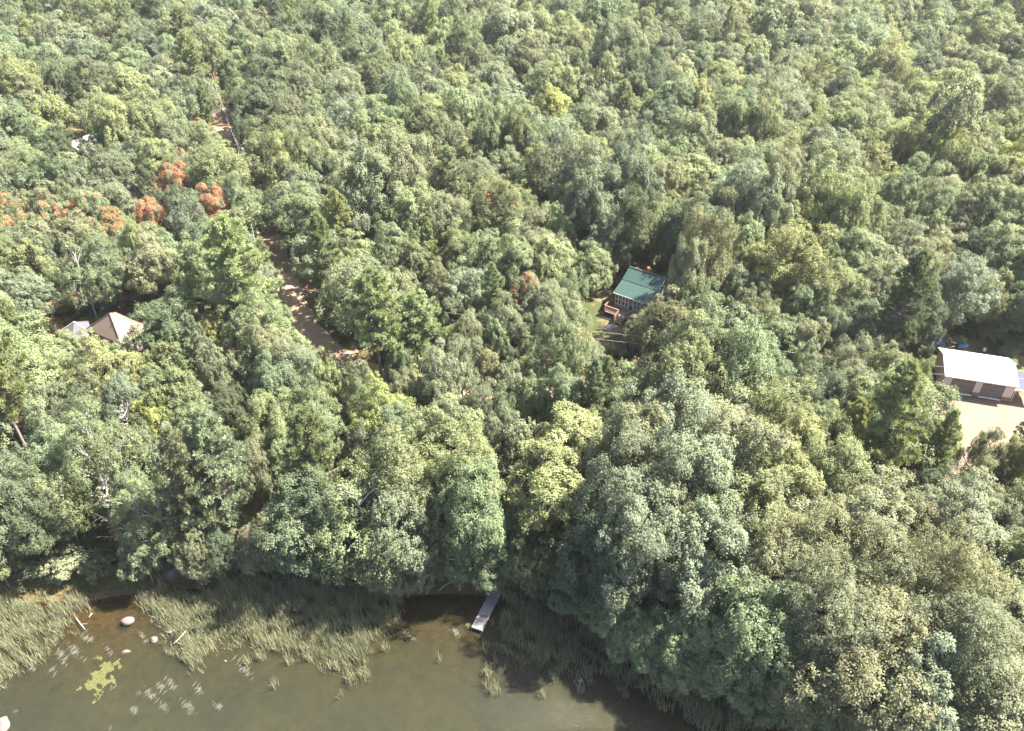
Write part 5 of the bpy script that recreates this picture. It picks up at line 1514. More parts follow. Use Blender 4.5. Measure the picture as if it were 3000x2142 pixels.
-112.1,158.3,2.1,8.3,b,G
87.5,119.9,2.2,9.5,b,Y
-90.3,118.4,1.9,9.2,b,M
-82.9,105.2,2.2,10.2,b,Y
-88.5,110.7,1.9,8.0,b,Y
-92.0,124.2,2.7,10.9,b,M
44.6,36.1,2.5,10.3,b,Y
-88.6,120.5,1.9,8.9,t,O
-82.5,108.6,1.9,4.9,b,M
-75.4,97.0,1.9,4.8,b,M
86.2,110.6,2.0,5.8,b,Y
-53.0,54.0,1.5,6.3,b,O
49.2,45.2,1.8,5.0,b,M
-54.0,51.2,1.5,5.6,b,Y
90.2,114.1,1.9,6.2,t,Y
118.5,166.0,3.4,12.9,p,G
-62.1,71.1,3.4,12.2,p,M
-119.0,169.6,3.4,12.9,p,D
62.8,69.7,1.9,2.8,s,G
-64.9,70.2,1.5,1.5,s,M
79.6,99.9,1.6,2.2,s,M"""
def gn_scatter(name, pts, meshes):
    """pts: list of (x,y,z,sx,sz,rot,variant,tint); meshes: list of (crown object, z offset factor)"""
    me = bpy.data.meshes.new(name); me.from_pydata([p[:3] for p in pts], [], [])
    def at(nm, ty, key, vals):
        a = me.attributes.new(nm, ty, 'POINT'); a.data.foreach_set(key, np.asarray(vals, np.float32 if ty != 'INT' else np.int32).ravel())
    at('sc', 'FLOAT_VECTOR', 'vector', [(p[3], p[3], p[4]) for p in pts]); at('ro', 'FLOAT_VECTOR', 'vector', [(0, 0, p[5]) for p in pts])
    at('autumn', 'FLOAT_VECTOR', 'vector', [(0, 0, 0)]*len(pts)); at('var', 'INT', 'value', [p[6] for p in pts]); at('tint', 'FLOAT_VECTOR', 'vector', [p[7] for p in pts])
    o = bpy.data.objects.new(name, me); COL.objects.link(o)
    ng = bpy.data.node_groups.new(name, 'GeometryNodeTree'); ng.interface.new_socket('Geometry', in_out='INPUT', socket_type='NodeSocketGeometry'); ng.interface.new_socket('Geometry', in_out='OUTPUT', socket_type='NodeSocketGeometry')
    gi = ng.nodes.new('NodeGroupInput'); go = ng.nodes.new('NodeGroupOutput'); jn = ng.nodes.new('GeometryNodeJoinGeometry'); L = ng.links
    def named(nm, dt):
        n = ng.nodes.new('GeometryNodeInputNamedAttribute'); n.data_type = dt; n.inputs[0].default_value = nm; return n.outputs[0]
    sc = named('sc', 'FLOAT_VECTOR'); ro = named('ro', 'FLOAT_VECTOR'); va = named('var', 'INT')
    for i, ob in enumerate(meshes):
        cmp = ng.nodes.new('FunctionNodeCompare'); cmp.data_type = 'INT'; cmp.operation = 'EQUAL'; L.new(va, cmp.inputs[2]); cmp.inputs[3].default_value = i
        oi = ng.nodes.new('GeometryNodeObjectInfo'); oi.inputs['Object'].default_value = ob; oi.inputs['As Instance'].default_value = True; oi.transform_space = 'ORIGINAL'
        # undo the source's own placement: only its mesh is repeated
        ip = ng.nodes.new('GeometryNodeInstanceOnPoints'); L.new(gi.outputs[0], ip.inputs['Points']); L.new(cmp.outputs[0], ip.inputs['Selection'])
        L.new(oi.outputs['Geometry'], ip.inputs['Instance']); L.new(sc, ip.inputs['Scale'])
        er = ng.nodes.new('FunctionNodeEulerToRotation'); L.new(ro, er.inputs[0]); L.new(er.outputs[0], ip.inputs['Rotation'])
        L.new(ip.outputs[0], jn.inputs[0])
    L.new(jn.outputs[0], go.inputs[0])
    md = o.modifiers.new('scatter', 'NODES'); md.node_group = ng
    return o
bk = [CROWN0[c.name] for k in 'bta' for c, _ in CROWNS[k] if c.name in CROWN0]
pk = [CROWN0[c.name] for c, _ in PINES if c.name in CROWN0]
nb_, np_ = len(bk), len(pk)
pts = []
for ln in REST.strip().split('\n'):
    x, y, r, h, k, t = ln.split(','); x, y, r, h = map(float, (x, y, r, h)); z = H(x, y)
    if k == 'p': pts.append((x, y, z, r, h, rt.uniform(0, 6.28), nb_+rt.randrange(np_), tint_of(t, k)))
    else: pts.append((x, y, z+.6*h, r, .4*h, rt.uniform(0, 6.28), rt.randrange(nb_), tint_of(t, k)))
# beyond the last single trees: same wood out to where the terrain sheet fades
placed = [(p[0], p[1], p[3]) for p in pts]
grid = {}
def near(x, y, r):
    i, j = int(x//8), int(y//8)
    return any((x-a)**2+(y-b)**2 < (.72*(r+c))**2 for di in (-1, 0, 1) for dj in (-1, 0, 1) for a, b, c in grid.get((i+di, j+dj), ()))
for q in placed: grid.setdefault((int(q[0]//8), int(q[1]//8)), []).append(q)
for _ in range(26000):
    y = rt.uniform(160, 420); x = rt.uniform(-1, 1)*(y*.85+40); r = rt.choice((rt.uniform(4, 6.2), rt.uniform(2.6, 4.2)))
    if y < 190 and abs(x) < .72*y+20: continue
    if near(x, y, r): continue
    grid.setdefault((int(x//8), int(y//8)), []).append((x, y, r))
    k = 'p' if rt.random() < .1 else 'b'; z = H(x, y)
    t = rt.choices('YMGSOLD', (.4, .2, .16, .1, .06, .02, .06) if x > 0 else (.18, .25, .27, .1, .06, 0, .14))[0]
    if k == 'p': h = rt.uniform(14, 19); pts.append((x, y, z, min(r, 3.6), h, rt.uniform(0, 6.28), nb_+rt.randrange(np_), tint_of(t, k)))
    else: h = (1.75*r+5.2)*rt.uniform(.9, 1.1); pts.append((x, y, z+.6*h, r, .4*h, rt.uniform(0, 6.28), rt.randrange(nb_), tint_of(t, k)))
wd = gn_scatter('distant_woodland', pts, bk+pk)
tag(wd, 'closed canopy of green woodland filling the gaps and the far background', 'woodland', kind='stuff')
# low growth on the forest floor
sk = [CROWN0[c.name] for c, _ in CROWNS['s'] if c.name in CROWN0]
RD = smooth_path(ROAD, 3)
FOOT = [(16.9, 91.6, 4.6), (54, 73., 5.6), (-49.6, 81.5, 5.2), (-55.2, 83, 3.5), (14, 86, 4.2), (9.5, 90, 4), (-43, 81.5, 3), (50, 64, 9), (-62, 170, 6), (-21.5, 116, 3.5)]
up = []
for _ in range(2600):
    y = rt.uniform(36, 130); x = rt.uniform(-1, 1)*(y*.72+10)
    d = y-np.interp(x, SHX, SHY)
    if d < .5 or any(math.hypot(x-a, y-b) < c+.5 for a, b, c in FOOT) or np.min(np.hypot(RD[:, 0]-x, RD[:, 1]-y)) < 3.0: continue
    r = rt.uniform(.4, 1.3); up.append((x, y, H(x, y)+.4*r, r, r*.9, rt.uniform(0, 6.28), rt.randrange(len(sk)), tint_of(rt.choice('MDGO'), 's')))
ug = gn_scatter('undergrowth', up, sk)
tag(ug, 'low green undergrowth on the woodland floor', 'undergrowth', kind='stuff')

# ------------------------------------------------------------------ reeds, lily pads, pond grass
def blade_mat(name, a, b, c):
    m, nt, out = mat(name)
    lum = N(nt, 'ShaderNodeAttribute', attribute_name='lum')
    col = mixc(nt, ramp(nt, lum.outputs['Fac'], 0, .62), a, b); col = mixc(nt, ramp(nt, lum.outputs['Fac'], .72, 1), col, c)
    d = N(nt, 'ShaderNodeBsdfPrincipled', Roughness=.55); d.inputs['Specular IOR Level'].default_value = .3; nt.links.new(col, d.inputs['Base Color'])
    t = N(nt, 'ShaderNodeBsdfTranslucent'); nt.links.new(col, t.inputs[0])
    mx = N(nt, 'ShaderNodeMixShader'); mx.inputs[0].default_value = .35
    nt.links.new(d.outputs[0], mx.inputs[1]); nt.links.new(t.outputs[0], mx.inputs[2]); nt.links.new(mx.outputs[0], out.inputs[0]); return m
M_REED = blade_mat('reeds', (.16, .178, .096), (.265, .265, .155), (.38, .31, .185))
M_STRAW = blade_mat('flattened_grass', (.045, .048, .03), (.075, .072, .047), (.115, .10, .07))
M_FERN = blade_mat('bank_grass', (.05, .08, .03), (.12, .14, .055), (.30, .23, .11))
def blades(name, xy, zb, hh, w, lean, rg, straw, m):
    """three sided bent blades standing at xy"""
    n = len(xy); a = rg.uniform(0, 2*math.pi, n); az = rg.normal(2.6, 1.5, n); l = np.abs(rg.normal(lean, lean*.6, n))*hh
    ld = np.stack([np.cos(az), np.sin(az), np.zeros(n)], 1)*l[:, None]; wd = np.stack([np.cos(a), np.sin(a), np.zeros(n)], 1)*(w*rg.uniform(.6, 1.4, n))[:, None]
    b = np.concatenate([xy, zb[:, None]], 1); up = np.array([0, 0, 1.])*hh[:, None]
    v = np.stack([b-wd, b+wd, b+ld*.3+up*.6+wd*.8, b+ld*.3+up*.6-wd*.8, b+ld+up*.97+wd*.15, b+ld+up*.97-wd*.15], 1).reshape(-1, 3)
    k = np.arange(n)[:, None]*6
    f = np.stack([k+np.array([[0, 1, 2, 3]]), k+np.array([[3, 2, 4, 5]])], 1).reshape(-1, 4)
    me = np_mesh(name, v, f)
    lum = np.clip(rg.random(n)*.68+straw*rg.random(n), 0, 1); face_attr(me, 'lum', np.repeat(lum, 2)); me.materials.append(m); return me
def in_poly(P, X, Y):
    c = np.zeros(X.shape, bool); n = len(P)
    for i in range(n):
        (x1, y1), (x2, y2) = P[i], P[(i+1) % n]
        if y1 == y2: continue
        c ^= ((y1 > Y) != (y2 > Y)) & (X < (x2-x1)*(Y-y1)/(y2-y1)+x1)
    return c
def reed_bed(poly, dens, hlo, hhi, seed, label, lean=.16, name='reed_bed', m=None, w=.019, straw0=.16, cat='reeds'):
    rg = np.random.default_rng(seed); P = np.array(poly); lo = P.min(0)-1; hi = P.max(0)+1
    n = int(dens*np.prod(hi-lo)); X = rg.uniform(lo[0], hi[0], n); Y = rg.uniform(lo[1], hi[1], n)
    jx = .55*np.sin(Y*2.1+X*.7)+.35*np.sin(X*3.7-Y*1.3); jy = .55*np.sin(X*2.3+Y*.5)+.35*np.sin(Y*4.1+X*1.9)
    k = in_poly(P, X+jx, Y+jy); clump = np.sin(X*1.9+2*np.sin(Y*1.1))*np.sin(Y*2.3+1.5*np.sin(X*.9))
    k &= rg.random(n) < np.clip(.62+.75*clump, .08, 1)
    X = X[k]; Y = Y[k]
    edge = np.full(len(X), 9.)
    for i in range(len(P)):
        a = P[i]; b = P[(i+1) % len(P)]; t = np.clip(((X-a[0])*(b[0]-a[0])+(Y-a[1])*(b[1]-a[1]))/np.sum((b-a)**2), 0, 1)
        edge = np.minimum(edge, np.hypot(X-a[0]-t*(b[0]-a[0]), Y-a[1]-t*(b[1]-a[1])))
    kk = rg.random(len(X)) < np.clip(.25+edge/1.1, .3, 1); X = X[kk]; Y = Y[kk]; edge = edge[kk]
    hh = rg.uniform(hlo*.75, hhi*1.08, len(X))*(.72+.28*np.clip(edge/1.5, 0, 1))*(.9+.18*np.sin(X*.8+Y*.6))
    st = straw0+.45*np.clip(1-edge/1.6, 0, 1)+.25*np.clip(np.sin(X*.55+1)*np.sin(Y*.8+X*.3), 0, 1)
    me = blades(name, np.stack([X, Y], 1), np.maximum(hgt(X, Y), -.4), hh, w, lean, rg, st, m or M_REED)
    return tag(link(name, me), label, cat, kind='stuff')
reed_bed([(-51.29, 45.74), (-47.69, 46.13), (-43.78, 45.93), (-39.06, 46.01), (-38.14, 45.36), (-38.98, 44.06), (-39.24, 41.91), (-39.71, 40.03), (-40.82, 38.39), (-42.13, 37.29), (-44.03, 36.05), (-46.5, 35.45)], 230, .9, 1.5, 1, 'pale green reeds filling the left shore corner of the lake')
reed_bed([(-34.97, 46.13), (-32.57, 46.51), (-29.89, 46.13), (-25.93, 47.89), (-19.49, 48.09), (-11.93, 47.41), (-10.05, 46.4), (-9.82, 42.97), (-11.35, 41.84), (-11.56, 40.03), (-12.8, 38.49), (-13.87, 37.13), (-15.71, 38.49), (-18.52, 39.37), (-21.34, 40.03), (-23.8, 40.37), (-25.39, 40.71), (-26.1, 38.72), (-27.52, 37.98), (-29.07, 39.7), (-30.73, 41.84), (-32.91, 42.79), (-33.61, 44.06)], 230, 1.0, 1.7, 2, 'broad green and straw reed bed left of the wooden dock')
reed_bed([(-0.32, 46.13), (3.19, 46.51), (7.77, 44.06), (10.5, 41.05), (13.34, 38.23), (16.97, 36.21), (21.99, 33.99), (19.15, 31.48), (15.12, 32.58), (12.74, 34.57), (10.48, 36.36), (7.47, 37.54), (5.45, 37.29), (3.19, 38.23), (0.87, 38.55), (-1.03, 39.37), (-1.7, 36.36), (-2.16, 37.76), (-1.79, 40.54), (-1.39, 43.69)], 220, 1.1, 1.8, 3, 'dark shaded reed bed right of the wooden dock', straw0=.0)
reed_bed([(-52.52, 47.89), (-48.84, 48.29), (-42.52, 48.7), (-36.13, 49.11), (-31.15, 49.94), (-23.3, 50.36), (-16.57, 49.94), (-10.42, 48.29), (-10.24, 46.71), (-19.32, 47.3), (-28.92, 47.1), (-34.97, 46.13), (-39.57, 45.74), (-47.59, 45.93)], 45, .4, .9, 4, 'low dark grass and weeds along the left bank', .3, 'bank_grass', M_FERN, .02, .15, 'grass')
reed_bed([(-0.65, 47.89), (3.91, 48.29), (9.32, 44.06), (13.26, 39.53), (19.83, 36.36), (27.49, 33.99), (26.89, 32.3), (19.53, 35.15), (13.23, 37.6), (9.02, 41.22), (3.17, 45.93), (-0.32, 46.32)], 45, .4, .9, 5, 'low dark grass and weeds along the right bank', .3, 'bank_grass', M_FERN, .02, .15, 'grass')
TUFTS = [(-13.48, 37.35), (-12.63, 37.76), (-14.99, 38.55), (-17.42, 39.47), (-19.03, 39.04), (-19.74, 36.91), (-14.1, 35.99), (-6.23, 39.27), (-1.56, 36.51), (-1.97, 37.98), (2.6, 36.05), (3.6, 37.6), (5.67, 36.36), (-11.07, 40.37), (-22.69, 39.04), (-21.61, 39.37)]
TL = ['small reed clump at the tip of the reeds, lowest but two', 'dense straw coloured reed clump in front of the main reed bed', 'loose reed clump in the water before the main reed bed', 'leaning reed clump in front of the gap in the main reeds',
      'thin reed clump right of the gap in the main reeds', 'short pair of reeds standing alone in open water', 'lone sprig of reed farthest out in open water', 'lone sprig of reed in open water left of the dock end',
      'straw reed clump at the point of the right reed bed', 'reed clump on the left edge of the right reed bed', 'pale reed stems in the dark water below the right reeds', 'sunlit reeds in the dark gap of the right reed bed', 'reed clump at the lower edge of the right reeds near the tree shadow',
      'reed clump beside the shadow left of the dock', 'reed clump at the mouth of the small reed gap', 'reed sprigs just right of the pale flattened grass']
for i, (x, y) in enumerate(TUFTS):
    rg = np.random.default_rng(200+i); n = (60, 110, 60, 40, 26, 22, 14, 16, 90, 70, 40, 40, 30, 40, 30, 26)[i]; s = .18+.004*n
    q = rg.normal(0, s*.5, (n, 2)); me = blades('reed_tuft', q, np.full(n, 0.), rg.uniform(.6, 1.25, n), .02, .25, rg, np.full(n, .45), M_REED)
    o = link('reed_tuft', me); o.location = (x, y, -.05); tag(o, TL[i], 'reed clump', 'small reed clumps standing in the water')
GRASS = [(-37.75, 41.63), (-37.15, 41.49), (-37.92, 40.13), (-38.81, 39.7), (-35.17, 40.37), (-40.98, 38.72), (-39.08, 38.39), (-29.97, 36.21), (-29.17, 36.73), (-28.6, 37.13), (-26.11, 36.66), (-30.8, 34.86), (-28.39, 35.1), (-26.43, 35.1), (-23.98, 35.1), (-22.88, 38.65), (-9.15, 41.91), (-5.01, 42.09), (-32.37, 41.39)]
GL = ['pale flattened grass tuft just below the left reeds', 'pale flattened grass wisp right of the left reeds', 'long pale mat of flattened grass along the left reeds', 'pale grass mat hugging the tip of the left reeds', 'small pale grass tuft left of the half sunk stone',
      'pale grass tuft at the foot of the left reeds', 'small pale grass tuft out from the left reeds', 'pale streak of grass on the water, left end', 'pale streak of grass on the water, middle', 'pale streak of grass on the water, right end', 'pale grass beside the sunken brown stone',
      'small pale grass tuft low in the left water', 'pale grass tuft between two others low on the water', 'wide pale grass tuft low on the water', 'rightmost pale grass tuft low on the water', 'pale grass mat in front of the reed gap', 'pale grass tuft by the shadow left of the dock', 'pale grass sprig left of the dock end', 'tiny pale grass tuft beside the half sunk stone']
for i, (x, y) in enumerate(GRASS):
    rg = np.random.default_rng(300+i); n = (22, 14, 44, 40, 16, 14, 10, 24, 26, 22, 20, 14, 18, 32, 24, 44, 28, 16, 8)[i]; s = .12+.006*n
    a = .75; c = rg.normal(0, 1, (n, 2))*np.array([s*1.5, s*.4]); R = np.array([[math.cos(a), -math.sin(a)], [math.sin(a), math.cos(a)]]); c = c@R
    th = rg.normal(.95, .28, n); d = np.stack([np.cos(th), np.sin(th)], 1)*rg.uniform(.15, .34, n)[:, None]; p = np.stack([-d[:, 1], d[:, 0]], 1)*.075
    z = rg.uniform(.012, .05, n)
    v = np.stack([np.c_[c-d, z], np.c_[c+p, z+.03], np.c_[c+d, z+.015], np.c_[c-p, z+.005]], 1).reshape(-1, 3)
    me = np_mesh('grass_tuft', v, np.arange(4*n).reshape(n, 4)); face_attr(me, 'lum', rg.uniform(.3, 1, n)); me.materials.append(M_STRAW)
    o = link('grass_tuft', me); o.location = (x, y, 0); tag(o, GL[i], 'grass tuft', 'pale flattened grass on the water')
rg = np.random.default_rng(9); P = np.array([(-35.45, 38.94), (-33.74, 39.34), (-33.5, 38.62), (-34.47, 38.3), (-33.85, 37.92), (-33.41, 37.41), (-33.85, 37.22), (-34.1, 36.6), (-34.59, 36.54), (-35.32, 36.91), (-35.83, 36.91), (-35.88, 37.54), (-35.46, 38.17)])
X = rg.uniform(P[:, 0].min()-.5, P[:, 0].max()+.5, 2600); Y = rg.uniform(P[:, 1].min()-.5, P[:, 1].max()+.5, 2600)
k = in_poly(P, X+.18*np.sin(Y*5), Y+.18*np.sin(X*6)) & (np.sin(X*4.1+Y*2)*np.sin(Y*3.7) > -.45); X = X[k]; Y = Y[k]
ex = [(-34.36, 36.21), (-34.34, 35.51), (-34.09, 36.05), (-33.23, 36.97), (-36.02, 36.82), (-3.89, 42.90), (-3.76, 42.69), (-35.85, 39.53), (-35.50, 39.53)]
X = np.r_[X, np.repeat([e[0] for e in ex], 7)+rg.normal(0, .12, 7*len(ex))]; Y = np.r_[Y, np.repeat([e[1] for e in ex], 7)+rg.normal(0, .12, 7*len(ex))]
n = len(X); r = rg.uniform(.05, .10, n); a0 = rg.uniform(0, 6.28, n); z = rg.uniform(.008, .03, n); ring = []
for j in range(7): ring.append(np.stack([X+r*np.cos(a0+j*.85), Y+r*np.sin(a0+j*.85), z+.015*np.sin(j*2+a0)], 1))
me = np_mesh('lily_pads', np.stack(ring, 1).reshape(-1, 3), np.arange(7*n).reshape(n, 7)); face_attr(me, 'lum', np.clip(rg.uniform(0, .9, n)+(rg.random(n) < .12)*.3, 0, 1))
me.materials.append(blade_mat('lily_pad', (.075, .088, .028), (.125, .128, .05), (.16, .085, .03)))
tag(link('lily_pads', me), 'yellow green patch of lily pads floating off the left reeds', 'lily pads', kind='stuff')

# ------------------------------------------------------------------ stones and drifted wood
M_STONE = simple('pale_stone', (.145, .11, .098), .85, .2, 1.5, stain=(.11, .08, .07), bump=.3)
M_STONE2 = simple('brown_stone', (.034, .021, .017), .8, .3, 1.5, stain=(.02, .014, .012), bump=.3)
M_STONE3 = simple('grey_stone', (.11, .11, .105), .85, .2, 1.5, stain=(.08, .08, .075), bump=.3)
import bmesh
def boulder(x, y, z, d, seed, m, label, rz=0.0, name='boulder'):
    bm = bmesh.new(); bmesh.ops.create_icosphere(bm, subdivisions=3, radius=1.0); rg = random.Random(seed)
    pl = [(Vector((rg.uniform(-1, 1), rg.uniform(-1, 1), rg.uniform(-.6, 1))).normalized(), rg.uniform(.62, .9)) for _ in range(9)]
    for v in bm.verts:
        for nrm, h in pl:
            e = v.co.dot(nrm)-h
            if e > 0: v.co -= nrm*e*.85
        v.co *= 1+.05*math.sin(v.co.x*5+seed)*math.cos(v.co.y*6)
        v.co = Vector((v.co.x*d[0], v.co.y*d[1], v.co.z*d[2]))
    me = bpy.data.meshes.new(name); bm.to_mesh(me); bm.free(); me.polygons.foreach_set('use_smooth', np.ones(len(me.polygons), bool))
    o = link(name, me, None, m); o.location = (x, y, z); o.rotation_euler = (0, 0, rz); return tag(o, label, 'boulder')
for px, z, d, m, lb, rz in [
    ((-34.57, 43.19), .18, (.66, .44, .38), M_STONE, 'largest pale pinkish boulder sitting in the left cove water', .2), ((-31.61, 41.36), .05, (.36, .44, .3), M_STONE, 'half sunk stone with brown wet foot left of the main reeds', .5),
    ((-33.61, 40.20), .0, (.42, .22, .16), M_STONE, 'low flat stone just breaking the water below the pale boulder', .1), ((-40.75, 33.47), .12, (.62, .8, .4), M_STONE, 'cream boulder cut by the lower left photo corner', .3),
    ((-40.46, 34.71), -.06, (.55, .36, .24), M_STONE2, 'purple brown stone awash near the lower left corner', .4), ((-38.23, 37.22), -.12, (.55, .3, .2), M_STONE2, 'dark red brown stone awash beside the left reeds', .7),
    ((-38.16, 35.01), -.22, (.3, .75, .22), M_STONE2, 'long brown stone under the water left of the lily pads', -.6), ((-31.02, 36.36), -.12, (.6, .5, .25), M_STONE2, 'big tan brown stone under the water right of the lily pads', .5),
    ((-26.61, 36.97), -.1, (.26, .5, .2), M_STONE2, 'upright brown stone under the water beside the pale grass', .1), ((-32.20, 33.27), -.1, (.4, .5, .25), M_STONE2, 'brown stone under the water at the bottom edge', .2),
    ((-28.12, 35.75), -.25, (.5, .35, .2), M_STONE2, 'dim brown stone deep under the water among the grass tufts', .9), ((-33.86, 38.07), -.3, (.6, .5, .2), M_STONE2, 'brown stone under the water just right of the lily pads', .9),
    ((-32.29, 48.13), .45, (.85, .7, .75), M_STONE3, 'large grey boulder in the shade on the left bank', .3), ((-1.11, 46.36), .22, (.5, .35, .3), M_STONE, 'reddish lit stone at the shore end of the dock', .4),
    ((-24.68, 39.30), .02, (.15, .1, .1), M_STONE, 'tiny violet stone in the water by the reed gap', 0), ((5.74, 37.44), .05, (.3, .25, .2), M_STONE3, 'grey stone in the dark water at the right reeds', 0), ((8.27, 41.53), .6, (.3, .25, .25), M_STONE, 'small white stone in the dark gap behind the right reeds', 0)]:
    boulder(px[0], px[1], z-(.1 if m is M_STONE2 else 0), d, int(abs(px[0])*10)+7, m, lb, rz)
def driftwood(pts, r, label, name='driftwood', m=None):
    b = MB(); b.tube(pts, [r*(1-.6*i/(len(pts)-1)) for i in range(len(pts))], 6)
    p, q = Vector(pts[len(pts)//2]), Vector(pts[-1]); e = (q-p); s = Vector((-e.y, e.x, .3))*.35
    b.tube([p, p+e*.4+s, p+e*.7+s*1.6], [r*.5, r*.3, r*.12], 5, False)
    return tag(b.build(name, m or M_DEAD, None, True), label, 'dead branch')
driftwood([(-28.75, 41.74, .75), (-28.97, 41.22, .7), (-29.33, 40.81, .55), (-29.59, 40.70, .4)], .08, 'pale forked driftwood lying on the main reeds')
driftwood([(-30.73, 41.88, .5), (-30.16, 41.81, .5), (-29.83, 42.16, .5)], .04, 'thin pale stick on the left edge of the main reeds')
driftwood([(-39.36, 43.51, .2), (-38.68, 42.90, .12), (-38.11, 42.44, .03)], .08, 'orange brown log end beside the left reeds')
driftwood([(-38.26, 43.62, .15), (-38.19, 43.88, .18), (-38.08, 44.06, .2)], .06, 'short white stick above the pale boulder cove')
driftwood([(-6.87, 46.59, .1), (-6.24, 46.94, .5), (-5.44, 47.21, .8), (-4.98, 47.49, .9)], .06, 'pale fallen branch hanging over the water left of the dock')
driftwood([(-8.87, 46.44, .1), (-8.40, 46.24, .12)], .05, 'short pale stick in the dark water under the trees')

# ------------------------------------------------------------------ dock
M_DOCK = simple('weathered_plank', (.24, .21, .21), .8, .22, 2.0, stain=(.13, .11, .11), spec=.2, stretch=(1, 5, 1), each=.55)
M_TRIM = simple('pale_edge_board', (.4, .36, .34), .8, .15, 2.0)
d0 = Vector((-3.09, 42.28, 0)); d1 = Vector((-0.97, 47.56, 0)); dv = d1-d0; DL = dv.length; ang = math.atan2(dv.y, dv.x)
dock = empty('dock', (d0.x, d0.y, 0), 'narrow grey plank dock reaching from the shore into the lake', 'dock', None, ang)
pw = .145; np0 = int((DL-.25)/(pw+.012)); pm = MB().box((0, 0, 0), (pw, 1.06, .04)).mesh('plank'); pm.materials.append(M_DOCK)
rr = random.Random(2)
for i in range(np0):
    o = link('plank', pm, dock); o.location = (.08+i*(pw+.012)+.05*(i//9), rr.uniform(-.012, .012), .42+rr.uniform(-.004, .006)+(.012 if (i//9) % 2 else 0)); o.rotation_euler = (0, 0, rr.uniform(-.01, .01))
for s in (-1, 1): MB().box((DL/2, s*.47, .335), (DL, .05, .12)).build('stringer', M_DOCK, dock)
MB().box((-.015, 0, .34), (.04, 1.08, .2)).build('end_board', M_TRIM, dock)
for x in (.3, 1.9, 3.5): 
    for s in (-1, 1): MB().tube([(x, s*.42, -1.6), (x, s*.42, .38)], .05, 8).build('post', M_DOCK, dock)

# ------------------------------------------------------------------ cabin
M_GREEN = simple('green_metal_roof', (.024, .055, .043), .45, .08, .8, spec=.5)
M_WALL = simple('tan_siding', (.28, .235, .2), .8, .12, 2)
M_GABLE = simple('lilac_grey_siding', (.42, .39, .40), .8, .12, 2, stretch=(1, 1, 6))
M_WHITE = simple('white_trim', (.74, .70, .66), .6, .08, 2)
M_DECKW = simple('dark_deck_board', (.22, .155, .145), .75, .25, 2, stretch=(.4, 4, 1))
M_RAIL = simple('orange_brown_rail', (.22, .145, .095), .7, .25, 2)
m, nt, out = mat('window_glass')
p = N(nt, 'ShaderNodeBsdfPrincipled', Roughness=.05); p.inputs['Base Color'].default_value = (.02, .025, .03, 1); p.inputs['Specular IOR Level'].default_value = .6
nt.links.new(p.outputs[0], out.inputs[0]); M_GLASS = m
cab = empty('cabin', (13.6, 90.1, 4.0), 'small cabin with green metal roof, row of white windows and front deck', 'cabin', None, math.radians(-36))
XA, XB = .12, 5.12; YF = .28; YB = 6.25; OPEN = [(.2, .62), (.66, 1.06), (1.24, 1.66), (1.70, 2.12), (2.26, 2.86), (2.98, 3.4), (3.46, 3.9), (4.06, 4.48), (4.56, 4.98)]
b = MB(); prev = XA
for i, (a, c) in enumerate(OPEN):
    if a > prev: b.box(((prev+a)/2, YF+.06, 1.44), (a-prev, .12, 1.92))
    if i != 4: b.box(((a+c)/2, YF+.06, .70), (c-a, .12, .44))
    b.box(((a+c)/2, YF+.06, 2.365), (c-a, .12, .07)); prev = c
b.box(((prev+XB)/2, YF+.06, 1.44), (XB-prev, .12, 1.92)); b.box(((XA+XB)/2, YF+.08, .24), (XB-XA, .16, .48))
b.box(((XA+XB)/2, YF+.06, 2.46), (XB-XA, .12, .12))
b.build('front_wall', M_WALL, cab)
def gable(x, s): return MB().prism([(x, YF+.13, .0), (x, YB, .0), (x, YB, 3.15), (x, 4.1, 4.55), (x, 2.3, 3.45), (x, YF+.13, 2.6)], (.12*s, 0, 0))
gable(XA+.002, 1).build('gable_wall', M_GABLE, cab); gr = gable(XB-.002, -1).build('gable_wall', M_GABLE, cab)
MB().box(((XA+XB)/2, YB-.06, 1.5), (XB-XA-.26, .12, 3.0)).build('back_wall', M_GABLE, cab)
def window(x0, x1, z0, z1, y, parent, name='window', bars=1):
    f = MB(); w = .055
    f.box(((x0+x1)/2, y, z1-w/2), (x1-x0, .07, w)); f.box(((x0+x1)/2, y, z0+w/2), (x1-x0, .07, w))
    for x in (x0+w/2, x1-w/2): f.box((x, y, (z0+z1)/2), (w, .07, z1-z0-2*w))
    if bars: f.box(((x0+x1)/2, y, (z0+z1)/2), (x1-x0-2*w, .07, .05))
    o = f.build(name, M_WHITE, parent)
    h = (z1-z0)/2
    for k in range(2 if bars else 1):
        zz = (z0+h/2+w/4+k*(h-w/2)) if bars else (z0+z1)/2
        MB().box(((x0+x1)/2, y+.012, zz), (x1-x0-2*w, .012, (h-w*1.2) if bars else (z1-z0-2*w))).build('pane', M_GLASS, o)
    return o
for i, (a, c) in enumerate(OPEN):
    if i == 4: window(a+.002, c-.002, .5, 2.33, YF+.02, cab, 'door')
    else: window(a+.002, c-.002, .925, 2.33, YF+.02, cab)
for y, z, w, h in ((3.9, 3.3, .55, .7), (4.6, 1.7, .7, .9), (1.4, 1.6, .7, .9)):
    o = MB().box((XB+.02, y, z), (.06, w+.1, h+.1)).build('side_window', M_WHITE, cab); MB().box((XB+.055, y, z), (.014, w, h)).build('pane', M_GLASS, o)
